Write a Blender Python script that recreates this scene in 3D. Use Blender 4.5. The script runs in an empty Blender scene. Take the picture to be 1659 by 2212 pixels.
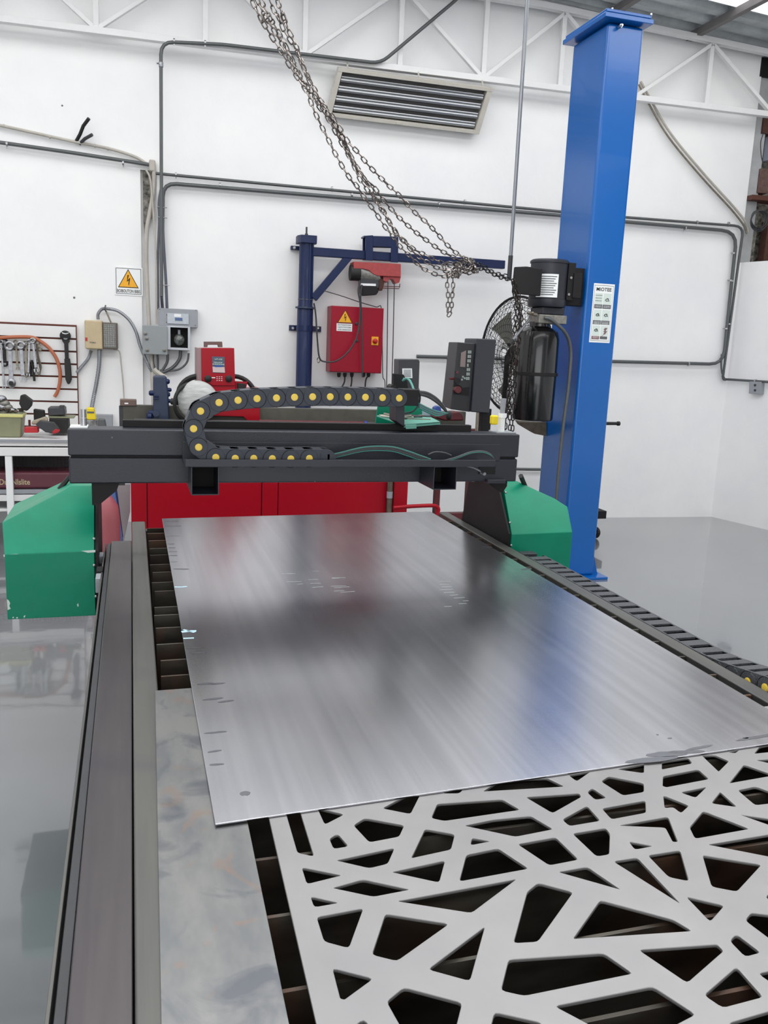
import bpy, bmesh, math, random
from mathutils import Vector, Matrix
random.seed(7)
C = bpy.context.scene.collection
PI = math.pi
# ---------------------------------------------------------------- camera
FPX, PITCH, ROLL, HEAD, EYE = 1826.4, 0.194546, -0.042924, 0.293603, 1.65
CX, CY = 829.5, 1106.0
def cam_axes():
    cp, sp = math.cos(PITCH), math.sin(PITCH)
    fwd = Vector((0, cp, -sp)); right = Vector((1, 0, 0)); down = Vector((0, -sp, -cp))
    c, s = math.cos(ROLL), math.sin(ROLL)
    r = c*right + s*down; d = -s*right + c*down
    rot = Matrix.Rotation(-HEAD, 3, 'Z')
    return rot @ r, rot @ d, rot @ fwd
AX_R, AX_D, AX_F = cam_axes()
EYEP = Vector((0, 0, EYE))
cam_data = bpy.data.cameras.new('camera')
cam = bpy.data.objects.new('camera', cam_data); C.objects.link(cam)
cam_data.sensor_fit = 'VERTICAL'; cam_data.sensor_height = 24.0
cam_data.lens = FPX / 2212.0 * 24.0
cam_data.clip_start = 0.05; cam_data.clip_end = 200
m3 = Matrix((AX_R, -AX_D, -AX_F)).transposed()
cam.matrix_world = Matrix.Translation(EYEP) @ m3.to_4x4()
bpy.context.scene.camera = cam
# ---------------------------------------------------------------- light + exposure
sc = bpy.context.scene
sc.view_settings.view_transform = 'Standard'
sc.view_settings.look = 'None'
sc.view_settings.exposure = 0.0
sc.view_settings.gamma = 1.0
sc.view_settings.use_curve_mapping = False
world = bpy.data.worlds.new('sky'); sc.world = world
world.use_nodes = True
world.node_tree.nodes['Background'].inputs[0].default_value = (0.93, 0.96, 1.0, 1)
world.node_tree.nodes['Background'].inputs[1].default_value = 1.0
def area(name, loc, rot, sx, sy, power, color=(1, 1, 1)):
    l = bpy.data.lights.new(name, 'AREA'); l.shape = 'RECTANGLE'; l.size = sx; l.size_y = sy
    l.energy = power; l.color = color
    o = bpy.data.objects.new(name, l); C.objects.link(o); o.location = loc; o.rotation_euler = rot
    return o
SKY = 1.12
# area lamps for daylight: first roof strip is in view, the others added
area('skylight_fill_lamp', (0.6, 6.25, 4.56), (0, 0, 0), 9.6, 1.2, 24*SKY, (1, 1, 1))
area('skylight_fill_lamp', (0.7, 3.3, 4.56), (0, 0, 0), 9.6, 1.8, 150*SKY, (1, 1, 1))  # added strip lamp, set above the gantry to brighten the wall
area('skylight_fill_lamp', (-0.5, -1.6, 4.66), (0, 0, 0), 10.2, 1.3, 75*SKY, (1, 1, 1))  # added strip lamp behind the camera, never in view
area('unseen_door_fill', (-0.5, -5.9, 2.1), (math.radians(90), 0, 0), 7.0, 4.0, 150*SKY, (1, 1, 1))  # fill lamp added at an assumed door behind the camera
# ---------------------------------------------------------------- geometry of the place
DY = 0.043953                      # the back wall stands 2.5 degrees off the table
WD = 7.75
WX = Vector((math.cos(DY), -math.sin(DY), 0)); WN = Vector((math.sin(DY), math.cos(DY), 0))
WF = Matrix.Translation(WN*WD) @ Matrix.Rotation(-DY, 4, 'Z')      # wall frame: x along, y into wall, z up
ID = Matrix.Identity(4)
def ray(px, py): return AX_R*((px-CX)/FPX) + AX_D*((py-CY)/FPX) + AX_F
def at_z(px, py, z):
    d = ray(px, py); return EYEP + d*((z-EYE)/d.z)
def at_y(px, py, y):
    d = ray(px, py); return EYEP + d*(y/d.y)
def at_wall(px, py, off=0.0):      # -> wall frame coordinates (u, -off, z)
    d = ray(px, py); p = EYEP + d*((WD-off)/d.dot(WN))
    return Vector((p.dot(WX), -off, p.z))
# ---------------------------------------------------------------- materials
def lin(c):
    return tuple(((v/255)/12.92 if v/255 <= 0.04045 else ((v/255+0.055)/1.055)**2.4) for v in c) + (1,)
MATS = {}
def mat(name, rgb, rough=0.5, metal=0.0, noise=0.0, scale=8.0, bump=0.0, bscale=40.0, stretch=None, rvar=0.0, coat=0.0, spec=0.5, c2=None):
    if name in MATS: return MATS[name]
    m = bpy.data.materials.new(name); m.use_nodes = True
    nt = m.node_tree; b = nt.nodes['Principled BSDF']
    b.inputs['Base Color'].default_value = lin(rgb)
    b.inputs['Roughness'].default_value = rough; b.inputs['Metallic'].default_value = metal
    b.inputs['Coat Weight'].default_value = coat; b.inputs['Specular IOR Level'].default_value = spec
    if noise or bump or rvar:
        tc = nt.nodes.new('ShaderNodeTexCoord'); mp = nt.nodes.new('ShaderNodeMapping')
        nt.links.new(tc.outputs['Object'], mp.inputs['Vector'])
        if stretch: mp.inputs['Scale'].default_value = stretch
        n = nt.nodes.new('ShaderNodeTexNoise'); n.inputs['Scale'].default_value = scale
        n.inputs['Detail'].default_value = 5; n.inputs['Roughness'].default_value = 0.6
        nt.links.new(mp.outputs[0], n.inputs['Vector'])
        if noise:
            r = nt.nodes.new('ShaderNodeValToRGB')
            a = lin(rgb); c = lin(c2) if c2 else tuple(v*(1-noise) for v in a[:3])+(1,)
            r.color_ramp.elements[0].position = 0.35; r.color_ramp.elements[1].position = 0.65
            r.color_ramp.elements[0].color = c; r.color_ramp.elements[1].color = a
            nt.links.new(n.outputs['Fac'], r.inputs[0]); nt.links.new(r.outputs[0], b.inputs['Base Color'])
        if rvar:
            mr = nt.nodes.new('ShaderNodeMapRange')
            mr.inputs[1].default_value = 0.3; mr.inputs[2].default_value = 0.7
            mr.inputs[3].default_value = max(0.02, rough-rvar); mr.inputs[4].default_value = rough+rvar
            nt.links.new(n.outputs['Fac'], mr.inputs[0]); nt.links.new(mr.outputs[0], b.inputs['Roughness'])
        if bump:
            n2 = nt.nodes.new('ShaderNodeTexNoise'); n2.inputs['Scale'].default_value = bscale; n2.inputs['Detail'].default_value = 4
            nt.links.new(mp.outputs[0], n2.inputs['Vector'])
            bp = nt.nodes.new('ShaderNodeBump'); bp.inputs['Strength'].default_value = bump; bp.inputs['Distance'].default_value = 0.01
            nt.links.new(n2.outputs['Fac'], bp.inputs['Height']); nt.links.new(bp.outputs[0], b.inputs['Normal'])
    MATS[name] = m
    return m
M_WALL = mat('white_plaster', (242, 242, 241), 0.85, noise=0.05, scale=2.2, bump=0.3, bscale=9, c2=(237, 237, 238))
M_WALLG = mat('raw_mortar', (150, 146, 138), 0.95, noise=0.5, scale=22, bump=0.9, bscale=30, c2=(60, 57, 52))
M_TRUSS = mat('white_enamel_steel', (228, 228, 228), 0.5, noise=0.04, scale=10)
M_ROOF = mat('galvanised_roof', (190, 196, 198), 0.55, 0.1, noise=0.25, scale=5)
M_BEAM = mat('dark_purlin', (120, 116, 116), 0.6, noise=0.2, scale=6)
M_GREEN = mat('green_paint', (10, 136, 104), 0.38, spec=0.3, noise=0.16, scale=5.5, bump=0.06, bscale=22, rvar=0.08, c2=(8, 126, 96))
M_GREEN2 = mat('pale_green_paint', (98, 160, 144), 0.45)
M_BLUE = mat('blue_gloss_paint', (0, 92, 172), 0.26, noise=0.06, scale=2, coat=0.15)
M_NAVY = mat('navy_paint', (15, 34, 76), 0.42, spec=0.3, noise=0.15, scale=14, coat=0.1)
M_NAVY2 = mat('worn_navy_paint', (44, 58, 84), 0.4, noise=0.25, scale=9)
M_RED = mat('red_enamel', (160, 0, 26), 0.36, noise=0.05, scale=3, spec=0.3)
M_RED2 = mat('crimson_cabinet_paint', (150, 4, 36), 0.36, spec=0.3)
M_REDF = mat('faded_red_plastic', (172, 66, 66), 0.5, noise=0.2, scale=30)
M_DRED = mat('dark_red_paint', (88, 26, 32), 0.45, noise=0.2, scale=12)
M_MAROON = mat('maroon_paint', (112, 50, 62), 0.5, noise=0.15, scale=6)
M_BEAMG = mat('charcoal_powder_coat', (37, 40, 49), 0.42, noise=0.08, scale=12, bump=0.08, bscale=180)
M_BLACK = mat('black_paint', (25, 24, 26), 0.6, spec=0.3)
M_BLKG = mat('gloss_black_paint', (12, 12, 14), 0.2, coat=0.3)
M_DARK = mat('dark_void', (16, 16, 17), 0.8)
M_GRY = mat('dark_grey_metal', (54, 55, 59), 0.45, noise=0.15, scale=18)
M_PLAST = mat('chain_grey_plastic', (45, 51, 61), 0.48, noise=0.08, scale=60)
M_PLASTB = mat('chain_black_plastic', (44, 46, 51), 0.5, noise=0.5, scale=260, c2=(88, 91, 95))
M_YEL = mat('yellow_plastic', (236, 204, 84), 0.4)
M_YEL2 = mat('bright_yellow', (232, 206, 30), 0.45)
M_COND = mat('grey_conduit', (92, 95, 96), 0.42, 0.35, noise=0.12, scale=12)
M_COND2 = mat('blue_grey_conduit', (84, 88, 100), 0.4)
M_CONDL = mat('light_steel_conduit', (142, 145, 150), 0.35, 0.6)
M_CREAM = mat('cream_pvc', (184, 179, 170), 0.5, noise=0.15, scale=9)
M_STEEL = mat('zinc_steel', (170, 172, 174), 0.3, 0.9)
M_CHROME = mat('chrome_tool', (158, 160, 164), 0.3, 1.0, noise=0.3, scale=30)
M_CHAIN = mat('chain_steel', (150, 142, 138), 0.28, 0.9, noise=0.55, scale=60)
M_CHAIND = mat('oiled_chain_steel', (76, 70, 68), 0.3, 0.9, noise=0.5, scale=60)
M_BOXG = mat('light_grey_box', (150, 154, 160), 0.45, noise=0.05, scale=20)
M_BOXG2 = mat('sage_grey_box', (140, 146, 148), 0.45)
M_BEIGE = mat('aged_beige_plastic', (192, 174, 140), 0.5, noise=0.1, scale=16)
M_LOUV = mat('cream_frame', (196, 192, 182), 0.45, noise=0.08, scale=10)
M_WHITE = mat('white_print', (236, 238, 238), 0.5)
M_LBLG = mat('label_grey_print', (92, 96, 98), 0.6)
M_LBLP = mat('label_pale_green', (206, 218, 212), 0.6)
M_KEY = mat('grey_key', (146, 156, 152), 0.5)
M_INK = mat('black_ink', (22, 20, 20), 0.6)
M_AMBER = mat('warning_amber', (240, 172, 24), 0.5, noise=0.08, scale=30)
M_SLATW = mat('slatwall_white', (226, 226, 226), 0.5, noise=0.03, scale=6)
M_BROWN = mat('bare_slot_brown', (96, 50, 40), 0.8)
M_ORANGE = mat('orange_hose', (172, 98, 66), 0.45)
M_WOOD = mat('weathered_wood', (104, 92, 78), 0.8, noise=0.4, scale=20, stretch=(1, 6, 1))
M_TEAL = mat('teal_cable', (70, 140, 130), 0.5)
M_RUST = mat('rusty_steel', (88, 56, 46), 0.8, noise=0.4, scale=16)
M_PINK = mat('pink_painted_steel', (158, 84, 90), 0.5)
M_SKYB = mat('light_blue_panel', (92, 128, 190), 0.5)
M_FOIL = mat('plastic_wrap_grey', (190, 192, 190), 0.25, noise=0.25, scale=9, bump=0.5, bscale=12, stretch=(1, 1, 4))
M_TUB = mat('translucent_olive_tub', (132, 134, 104), 0.4, noise=0.1, scale=12)
M_RUBBER = mat('black_rubber', (24, 24, 24), 0.6)
M_BRASSY = mat('tarnished_metal', (150, 142, 128), 0.4, 0.7, noise=0.3, scale=40)
M_PALEBLUE = mat('pale_blue_marker', (176, 208, 220), 0.6)
M_CASTM = mat('cast_aluminium', (150, 148, 142), 0.5, 0.6, noise=0.4, scale=40)

def steel_mat(name, base, dark, rough, streak=(18, 0.35, 1), patches=True, bumpk=0.05, blot=None, met=0.92, bs=2.3, rust=None):
    m = bpy.data.materials.new(name); m.use_nodes = True
    nt = m.node_tree; N = nt.nodes; L = nt.links; b = N['Principled BSDF']
    b.inputs['Metallic'].default_value = met
    tc = N.new('ShaderNodeTexCoord')
    mp = N.new('ShaderNodeMapping'); mp.inputs['Scale'].default_value = streak
    L.new(tc.outputs['Object'], mp.inputs['Vector'])
    n = N.new('ShaderNodeTexNoise'); n.inputs['Scale'].default_value = 1.6; n.inputs['Detail'].default_value = 4; n.inputs['Roughness'].default_value = 0.62
    L.new(mp.outputs[0], n.inputs['Vector'])
    n2 = N.new('ShaderNodeTexNoise'); n2.inputs['Scale'].default_value = bs; n2.inputs['Detail'].default_value = 6; n2.inputs['Distortion'].default_value = 0.8
    L.new(tc.outputs['Object'], n2.inputs['Vector'])
    mx = N.new('ShaderNodeMix'); mx.data_type = 'RGBA'
    mx.inputs[6].default_value = lin(dark); mx.inputs[7].default_value = lin(base)
    r = N.new('ShaderNodeMapRange'); r.inputs[1].default_value = 0.36; r.inputs[2].default_value = 0.62
    L.new(n.outputs['Fac'], r.inputs[0]); L.new(r.outputs[0], mx.inputs[0])
    out = mx.outputs[2]
    if blot:
        r2 = N.new('ShaderNodeMapRange'); r2.inputs[1].default_value = blot[1]; r2.inputs[2].default_value = blot[2]; r2.inputs[4].default_value = blot[3]
        L.new(n2.outputs['Fac'], r2.inputs[0])
        mx2 = N.new('ShaderNodeMix'); mx2.data_type = 'RGBA'; mx2.inputs[7].default_value = lin(blot[0])
        L.new(out, mx2.inputs[6]); L.new(r2.outputs[0], mx2.inputs[0]); out = mx2.outputs[2]
    if rust:
        n3 = N.new('ShaderNodeTexNoise'); n3.inputs['Scale'].default_value = rust[1]; n3.inputs['Detail'].default_value = 4; n3.inputs['Distortion'].default_value = 1.5
        L.new(tc.outputs['Object'], n3.inputs['Vector'])
        r3 = N.new('ShaderNodeMapRange'); r3.inputs[1].default_value = rust[2]; r3.inputs[2].default_value = rust[3]; r3.inputs[4].default_value = rust[4]
        L.new(n3.outputs['Fac'], r3.inputs[0])
        mx3 = N.new('ShaderNodeMix'); mx3.data_type = 'RGBA'; mx3.inputs[7].default_value = lin(rust[0])
        L.new(out, mx3.inputs[6]); L.new(r3.outputs[0], mx3.inputs[0]); out = mx3.outputs[2]
    L.new(out, b.inputs['Base Color'])
    rr = N.new('ShaderNodeMapRange'); rr.inputs[1].default_value = 0.3; rr.inputs[2].default_value = 0.7
    rr.inputs[3].default_value = rough-0.015; rr.inputs[4].default_value = rough+0.015
    L.new(n2.outputs['Fac'], rr.inputs[0]); L.new(rr.outputs[0], b.inputs['Roughness'])
    bp = N.new('ShaderNodeBump'); bp.inputs['Strength'].default_value = bumpk; bp.inputs['Distance'].default_value = 0.004
    L.new(n.outputs['Fac'], bp.inputs['Height']); L.new(bp.outputs[0], b.inputs['Normal'])
    MATS[name] = m
    return m
M_PLATE = steel_mat('mill_finish_sheet', (206, 206, 211), (190, 191, 196), 0.235, (14, 0.25, 1), bumpk=0.02, met=1.0)
M_TUBE = steel_mat('grey_steel_tube', (104, 104, 100), (92, 92, 90), 0.42, (14, 0.6, 1), blot=((84, 84, 90), 0.55, 0.75, 0.7), met=0.6)
M_SLAB = steel_mat('warm_grey_steel', (92, 88, 89), (80, 76, 79), 0.36, (9, 0.5, 1), blot=((72, 70, 76), 0.5, 0.75, 0.7), met=0.7)
M_OFFCUT = steel_mat('mottled_sheet', (140, 140, 138), (120, 122, 124), 0.36, (7, 3, 1), blot=((92, 96, 104), 0.54, 0.66, 0.75), met=0.75, bs=9, rust=((150, 124, 110), 7, 0.6, 0.7, 0.6))
M_PERF = steel_mat('bead_blasted_sheet', (160, 158, 158), (150, 149, 150), 0.5, (2, 2, 1), blot=((140, 137, 137), 0.55, 0.75, 0.5), bumpk=0.02, met=0.7)
M_SLAT = steel_mat('burnt_slat', (88, 84, 76), (58, 52, 46), 0.55, (2, 2, 5), blot=((104, 66, 46), 0.5, 0.66, 0.7), met=0.35)

def floor_mat():
    m = bpy.data.materials.new('grey_epoxy'); m.use_nodes = True
    nt = m.node_tree; N = nt.nodes; L = nt.links; b = N['Principled BSDF']
    tc = N.new('ShaderNodeTexCoord')
    n = N.new('ShaderNodeTexNoise'); n.inputs['Scale'].default_value = 0.8; n.inputs['Detail'].default_value = 5
    L.new(tc.outputs['Object'], n.inputs['Vector'])
    r = N.new('ShaderNodeValToRGB')
    r.color_ramp.elements[0].position = 0.35; r.color_ramp.elements[1].position = 0.7
    r.color_ramp.elements[0].color = lin((104, 108, 112)); r.color_ramp.elements[1].color = lin((116, 119, 122))
    L.new(n.outputs['Fac'], r.inputs[0]); L.new(r.outputs[0], b.inputs['Base Color'])
    b.inputs['Roughness'].default_value = 0.25; b.inputs['Specular IOR Level'].default_value = 0.6
    b.inputs['Coat Weight'].default_value = 1.0; b.inputs['Coat Roughness'].default_value = 0.04; b.inputs['Coat IOR'].default_value = 1.65
    n2 = N.new('ShaderNodeTexNoise'); n2.inputs['Scale'].default_value = 2.5; n2.inputs['Detail'].default_value = 3
    L.new(tc.outputs['Object'], n2.inputs['Vector'])
    bp = N.new('ShaderNodeBump'); bp.inputs['Strength'].default_value = 0.12; bp.inputs['Distance'].default_value = 0.01
    L.new(n2.outputs['Fac'], bp.inputs['Height']); L.new(bp.outputs[0], b.inputs['Normal']); L.new(bp.outputs[0], b.inputs['Coat Normal'])
    return m
M_FLOOR = floor_mat()
def glow(name, col, s):
    m = bpy.data.materials.new(name); m.use_nodes = True
    b = m.node_tree.nodes['Principled BSDF']
    b.inputs['Base Color'].default_value = (0.8, 0.8, 0.8, 1)
    b.inputs['Emission Color'].default_value = col; b.inputs['Emission Strength'].default_value = s
    return m
M_SKYL = glow("daylit_translucent_sheet", (1, 1, 1, 1), 1.6)
def glass_mat():
    m = bpy.data.materials.new('clear_plastic'); m.use_nodes = True
    b = m.node_tree.nodes['Principled BSDF']
    b.inputs['Transmission Weight'].default_value = 1.0; b.inputs['Roughness'].default_value = 0.08
    b.inputs['IOR'].default_value = 1.2; b.inputs['Base Color'].default_value = (0.9, 0.93, 0.97, 1)
    return m
M_GLASS = glass_mat()
# ---------------------------------------------------------------- mesh helpers
def frames(path):
    n = len(path); T = []
    for i in range(n):
        a = path[max(0, i-1)]; b = path[min(n-1, i+1)]
        T.append((b-a).normalized())
    up = Vector((0, 0, 1)) if abs(T[0].z) < 0.9 else Vector((1, 0, 0))
    u = T[0].cross(up).normalized(); out = []
    for t in T:
        u = (u - t*u.dot(t)).normalized(); out.append((t, u, t.cross(u)))
    return out
def smooth_path(pts, k=5):
    pts = [Vector(p) for p in pts]
    if len(pts) < 3: return pts
    P = [pts[0]*2-pts[1]] + pts + [pts[-1]*2-pts[-2]]; out = []
    for i in range(1, len(P)-2):
        for j in range(k):
            t = j/k; a, b, c, d = P[i-1], P[i], P[i+1], P[i+2]
            out.append(0.5*((2*b)+(-a+c)*t+(2*a-5*b+4*c-d)*t*t+(-a+3*b-3*c+d)*t**3))
    out.append(pts[-1]); return out
class MB:
    def __init__(s, frame=ID): s.v = []; s.f = []; s.F = frame
    def add(s, vs, fs, M=ID):
        o = len(s.v); T = s.F @ M
        s.v += [T @ Vector(v) for v in vs]; s.f += [[i+o for i in f] for f in fs]; return s
    def box(s, x0, x1, y0, y1, z0, z1, M=ID):
        vs = [(x, y, z) for z in (z0, z1) for y in (y0, y1) for x in (x0, x1)]
        return s.add(vs, [(0, 2, 3, 1), (4, 5, 7, 6), (0, 1, 5, 4), (2, 6, 7, 3), (0, 4, 6, 2), (1, 3, 7, 5)], M)
    def hexa(s, lo, hi, M=ID):     # lower quad, upper quad
        n = len(lo)
        return s.add(list(lo)+list(hi), [tuple(range(n))[::-1], tuple(range(n, 2*n))]+[(i, (i+1) % n, n+(i+1) % n, n+i) for i in range(n)], M)
    def prism(s, poly, a, b, axis='y', M=ID):   # poly in the two other axes
        f = {'y': lambda p, t: (p[0], t, p[1]), 'x': lambda p, t: (t, p[0], p[1]), 'z': lambda p, t: (p[0], p[1], t)}[axis]
        return s.hexa([f(p, a) for p in poly], [f(p, b) for p in poly], M)
    def tube(s, path, r, seg=10, cap=True, rs=None):
        path = [Vector(p) for p in path]; fr = frames(path); vs = []; fs = []
        for i, (p, (t, u, w)) in enumerate(zip(path, fr)):
            rr = rs[i] if rs else r
            vs += [p+(u*math.cos(2*PI*k/seg)+w*math.sin(2*PI*k/seg))*rr for k in range(seg)]
        for i in range(len(path)-1):
            for k in range(seg):
                a = i*seg+k; b = i*seg+(k+1) % seg; fs.append((a, b, b+seg, a+seg))
        if cap: fs.append(tuple(range(seg))[::-1]); fs.append(tuple(range((len(path)-1)*seg, len(path)*seg)))
        return s.add(vs, fs)
    def cyl(s, a, b, r, seg=20, r2=None): return s.tube([a, b], r, seg, rs=[r, r2 if r2 is not None else r])
    def lathe(s, prof, c, axis=(0, 0, 1), seg=28):  # prof: (radius, height)
        ax = Vector(axis).normalized(); up = Vector((1, 0, 0)) if abs(ax.x) < 0.9 else Vector((0, 1, 0))
        u = ax.cross(up).normalized(); w = ax.cross(u); c = Vector(c); vs = []; fs = []
        for r, h in prof: vs += [c+ax*h+(u*math.cos(2*PI*k/seg)+w*math.sin(2*PI*k/seg))*max(r, 1e-5) for k in range(seg)]
        for i in range(len(prof)-1):
            for k in range(seg):
                a = i*seg+k; b = i*seg+(k+1) % seg; fs.append((a, b, b+seg, a+seg))
        fs.append(tuple(range(seg))[::-1]); fs.append(tuple(range((len(prof)-1)*seg, len(prof)*seg)))
        return s.add(vs, fs)
    def torus(s, c, R, r, axis=(0, 1, 0), seg=36, ts=6, a0=0, a1=2*PI):
        ax = Vector(axis).normalized(); up = Vector((0, 0, 1)) if abs(ax.z) < 0.9 else Vector((1, 0, 0))
        u = ax.cross(up).normalized(); w = ax.cross(u); c = Vector(c)
        full = abs(a1-a0-2*PI) < 1e-6
        pts = [c+(u*math.cos(a0+(a1-a0)*k/seg)+w*math.sin(a0+(a1-a0)*k/seg))*R for k in range(seg+1)]
        return s.tube(pts, r, ts, cap=not full)
    def ell(s, c, rx, ry, rz, seg=24, ring=14, M=ID):
        vs = []; fs = []
        for i in range(ring+1):
            t = PI*i/ring
            for k in range(seg):
                a = 2*PI*k/seg; vs.append((c[0]+rx*math.sin(t)*math.cos(a), c[1]+ry*math.sin(t)*math.sin(a), c[2]+rz*math.cos(t)))
        for i in range(ring):
            for k in range(seg):
                a = i*seg+k; b = i*seg+(k+1) % seg; fs.append((a, a+seg, b+seg, b))
        return s.add(vs, fs, M)
    def build(s, name, m, parent=None, bevel=0.0, smooth=True, seg=2):
        me = bpy.data.meshes.new(name); inv = parent['_inv'] if False else None
        base = BASES.get(parent.name, ID) if parent else ID
        binv = base.inverted()
        me.from_pydata([binv @ v for v in s.v], [], s.f)
        bm = bmesh.new(); bm.from_mesh(me)
        bmesh.ops.remove_doubles(bm, verts=bm.verts, dist=1e-6)
        bmesh.ops.recalc_face_normals(bm, faces=bm.faces); bm.to_mesh(me); bm.free()
        me.materials.append(m)
        if smooth:
            me.shade_smooth(); me.set_sharp_from_angle(angle=math.radians(38))
        o = bpy.data.objects.new(name, me); C.objects.link(o)
        if parent:
            o.parent = parent; BASES[o.name] = base
        if bevel:
            b = o.modifiers.new('bevel', 'BEVEL'); b.width = bevel; b.segments = seg; b.limit_method = 'ANGLE'; b.angle_limit = math.radians(40); b.harden_normals = True
        return o
BASES = {}
def thing(name, label, cat, loc=(0, 0, 0), rotz=0.0, group=None):
    o = bpy.data.objects.new(name, None); C.objects.link(o)
    o.empty_display_size = 0.1
    o.location = loc; o.rotation_euler = (0, 0, rotz)
    o['label'] = label; o['category'] = cat
    if group: o['group'] = group
    BASES[o.name] = Matrix.Translation(Vector(loc)) @ Matrix.Rotation(rotz, 4, 'Z')
    return o
def wthing(name, label, cat, u, z, off=0.0, group=None):     # a thing on the back wall
    return thing(name, label, cat, tuple(WF @ Vector((u, -off, z))), -DY, group)
def tag(o, label, cat, group=None):
    o['label'] = label; o['category'] = cat
    if group: o['group'] = group
    return o
def struct(o): o['kind'] = 'structure'; return o
def text_into(mb, s, cx, cy, z_h, M, width=None, ext=0.0004):
    """flat lettering s centred on (cx, cy) in plane M (x right, y up, z out)"""
    cu = bpy.data.curves.new('lettering', 'FONT'); cu.body = s; cu.size = 1.0
    cu.align_x = 'CENTER'; cu.align_y = 'CENTER'; cu.extrude = 0.0; cu.resolution_u = 3; cu.offset = 0.018
    ob = bpy.data.objects.new('lettering', cu); C.objects.link(ob)
    dg = bpy.context.evaluated_depsgraph_get(); dg.update()
    me = bpy.data.meshes.new_from_object(ob.evaluated_get(dg))
    xs = [v.co.x for v in me.vertices]; ys = [v.co.y for v in me.vertices]
    h = max(ys)-min(ys); w = max(xs)-min(xs); sy = z_h/h; sx = (width/w) if width else sy
    mx = (max(xs)+min(xs))/2; my = (max(ys)+min(ys))/2
    mb.add([((v.co.x-mx)*sx+cx, (v.co.y-my)*sy+cy, ext) for v in me.vertices], [list(p.vertices) for p in me.polygons], M)
    bpy.data.objects.remove(ob); bpy.data.meshes.remove(me); bpy.data.curves.remove(cu)
XZ = Matrix(((1, 0, 0, 0), (0, 0, -1, 0), (0, 1, 0, 0), (0, 0, 0, 1)))   # (x, y, out) -> (x, -out, z)
def quad_plane(mb, pts, M, ext=0.0003):
    mb.add([(x, y, ext) for x, y in pts], [tuple(range(len(pts)))], M)
# ================================================================ the setting
def wbox(u0, u1, d0, d1, z0, z1): return MB(WF).box(u0, u1, d0, d1, z0, z1)
struct(MB().box(-5.6, 6.6, -6.2, 8.4, -0.1, 0.0).build('floor', M_FLOOR, smooth=False))
# back wall: a rebate lies along the corner pillar where old pipes run
b = MB(WF)
b.box(-6.2, -0.245, 0.0, 0.25, 0, 4.95); b.box(-0.115, 5.56, 0.0, 0.25, 0, 4.95); b.box(5.56, 6.3, 0.0, 0.25, 0, 2.62)
b.box(-0.245, -0.115, 0.05, 0.25, 0, 3.0); b.box(-0.245, -0.115, 0.0, 0.25, 3.0, 4.95)
struct(b.build('wall_back', M_WALL, smooth=False))
c0 = at_wall(1540, 1112); c1 = at_z(1659, 1145, 0)
cw = WF @ Vector((c0.x-0.02, 0.0, 0)); dirw = (Vector((c1.x, c1.y, 0))-Vector((cw.x, cw.y, 0))).normalized()
far = cw + dirw*14; nrm = Vector((dirw.y*-1, dirw.x, 0)); nrm = nrm if nrm.x > 0 else -nrm
b = MB()
b.hexa([cw, far, far+nrm*0.25, cw+nrm*0.25], [p+Vector((0, 0, 2.62)) for p in (cw, far, far+nrm*0.25, cw+nrm*0.25)])
struct(b.build('wall_right', M_WALL, smooth=False))
b = MB()
e0 = cw+nrm*0.42
b.hexa([e0, far+nrm*0.42, far+nrm*0.6, e0+nrm*0.18], [p+Vector((0, 0, 4.9)) for p in (e0, far+nrm*0.42, far+nrm*0.6, e0+nrm*0.18)])
struct(b.build('wall_right_upper', M_WALLG, smooth=False))
struct(MB().box(-5.75, -5.55, -6.2, 8.2, 0, 4.95).build('wall_left', M_WALL, smooth=False))
b = MB(); b.box(-5.6, -4.2, -6.2, -6.0, 0, 4.95); b.box(3.2, 7.4, -6.2, -6.0, 0, 4.95); b.box(-4.2, 3.2, -6.2, -6.0, 4.2, 4.95)
struct(b.build('wall_front', M_WALL, smooth=False))
# corrugated roof with translucent strips
def zr_(x): return RZ-0.052*max(0.0, x-3.2)
def corrugated(x0, x1, y0, y1, z, pitch=0.2, h=0.04):
    b = MB(); n = int((y1-y0)/pitch); pr = []
    for i in range(n+1):
        y = y0+(y1-y0)*i/n; p = (y1-y0)/n
        pr += [(y, z), (y+p*0.12, z+h), (y+p*0.5, z+h), (y+p*0.62, z)]
    pr = [q for q in pr if q[0] <= y1+1e-6]
    k = len(pr)
    for xa, xb in ((x0, 3.2), (3.2, x1)):
        vs = [(xa, y, zz+zr_(xa)-RZ) for y, zz in pr]+[(xb, y, zz+zr_(xb)-RZ) for y, zz in pr]
        b.add(vs, [(i, i+1, k+i+1, k+i) for i in range(k-1)])
    return b
SKL = [(5.5, 6.86), (2.4, 4.2), (-2.3, -0.9)]  # only the first strip is in view; others added for their light
RZ = 4.735
ys = [8.2] + [v for a, c in SKL for v in (c, a)] + [-6.2]
rb = MB()
for i in range(0, len(ys), 2):
    q = corrugated(-5.7, 7.4, ys[i+1], ys[i], RZ); rb.add(q.v, q.f)
struct(rb.build('ceiling', M_ROOF, smooth=False))
for i, (a, c) in enumerate(SKL):
    q = corrugated(-5.7, 7.4, a, c, RZ+0.002)
    struct(q.build('window_%d' % (i+1), M_SKYL, smooth=False))
b = MB()
bx1 = at_z(1340, 25, 4.62).x; bx2 = at_z(1504, 84, 4.56).x
for i, x in enumerate((-3.6, -1.7, 0.25, 2.2, bx1, bx2)):
    struct(MB().box(x-0.028, x+0.028, -6.1, 7.62 if x > 3.5 else 7.5, zr_(x)-0.065, zr_(x)+0.0).build('trim_%d' % (i+1), M_BEAM, bevel=0.003))
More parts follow.
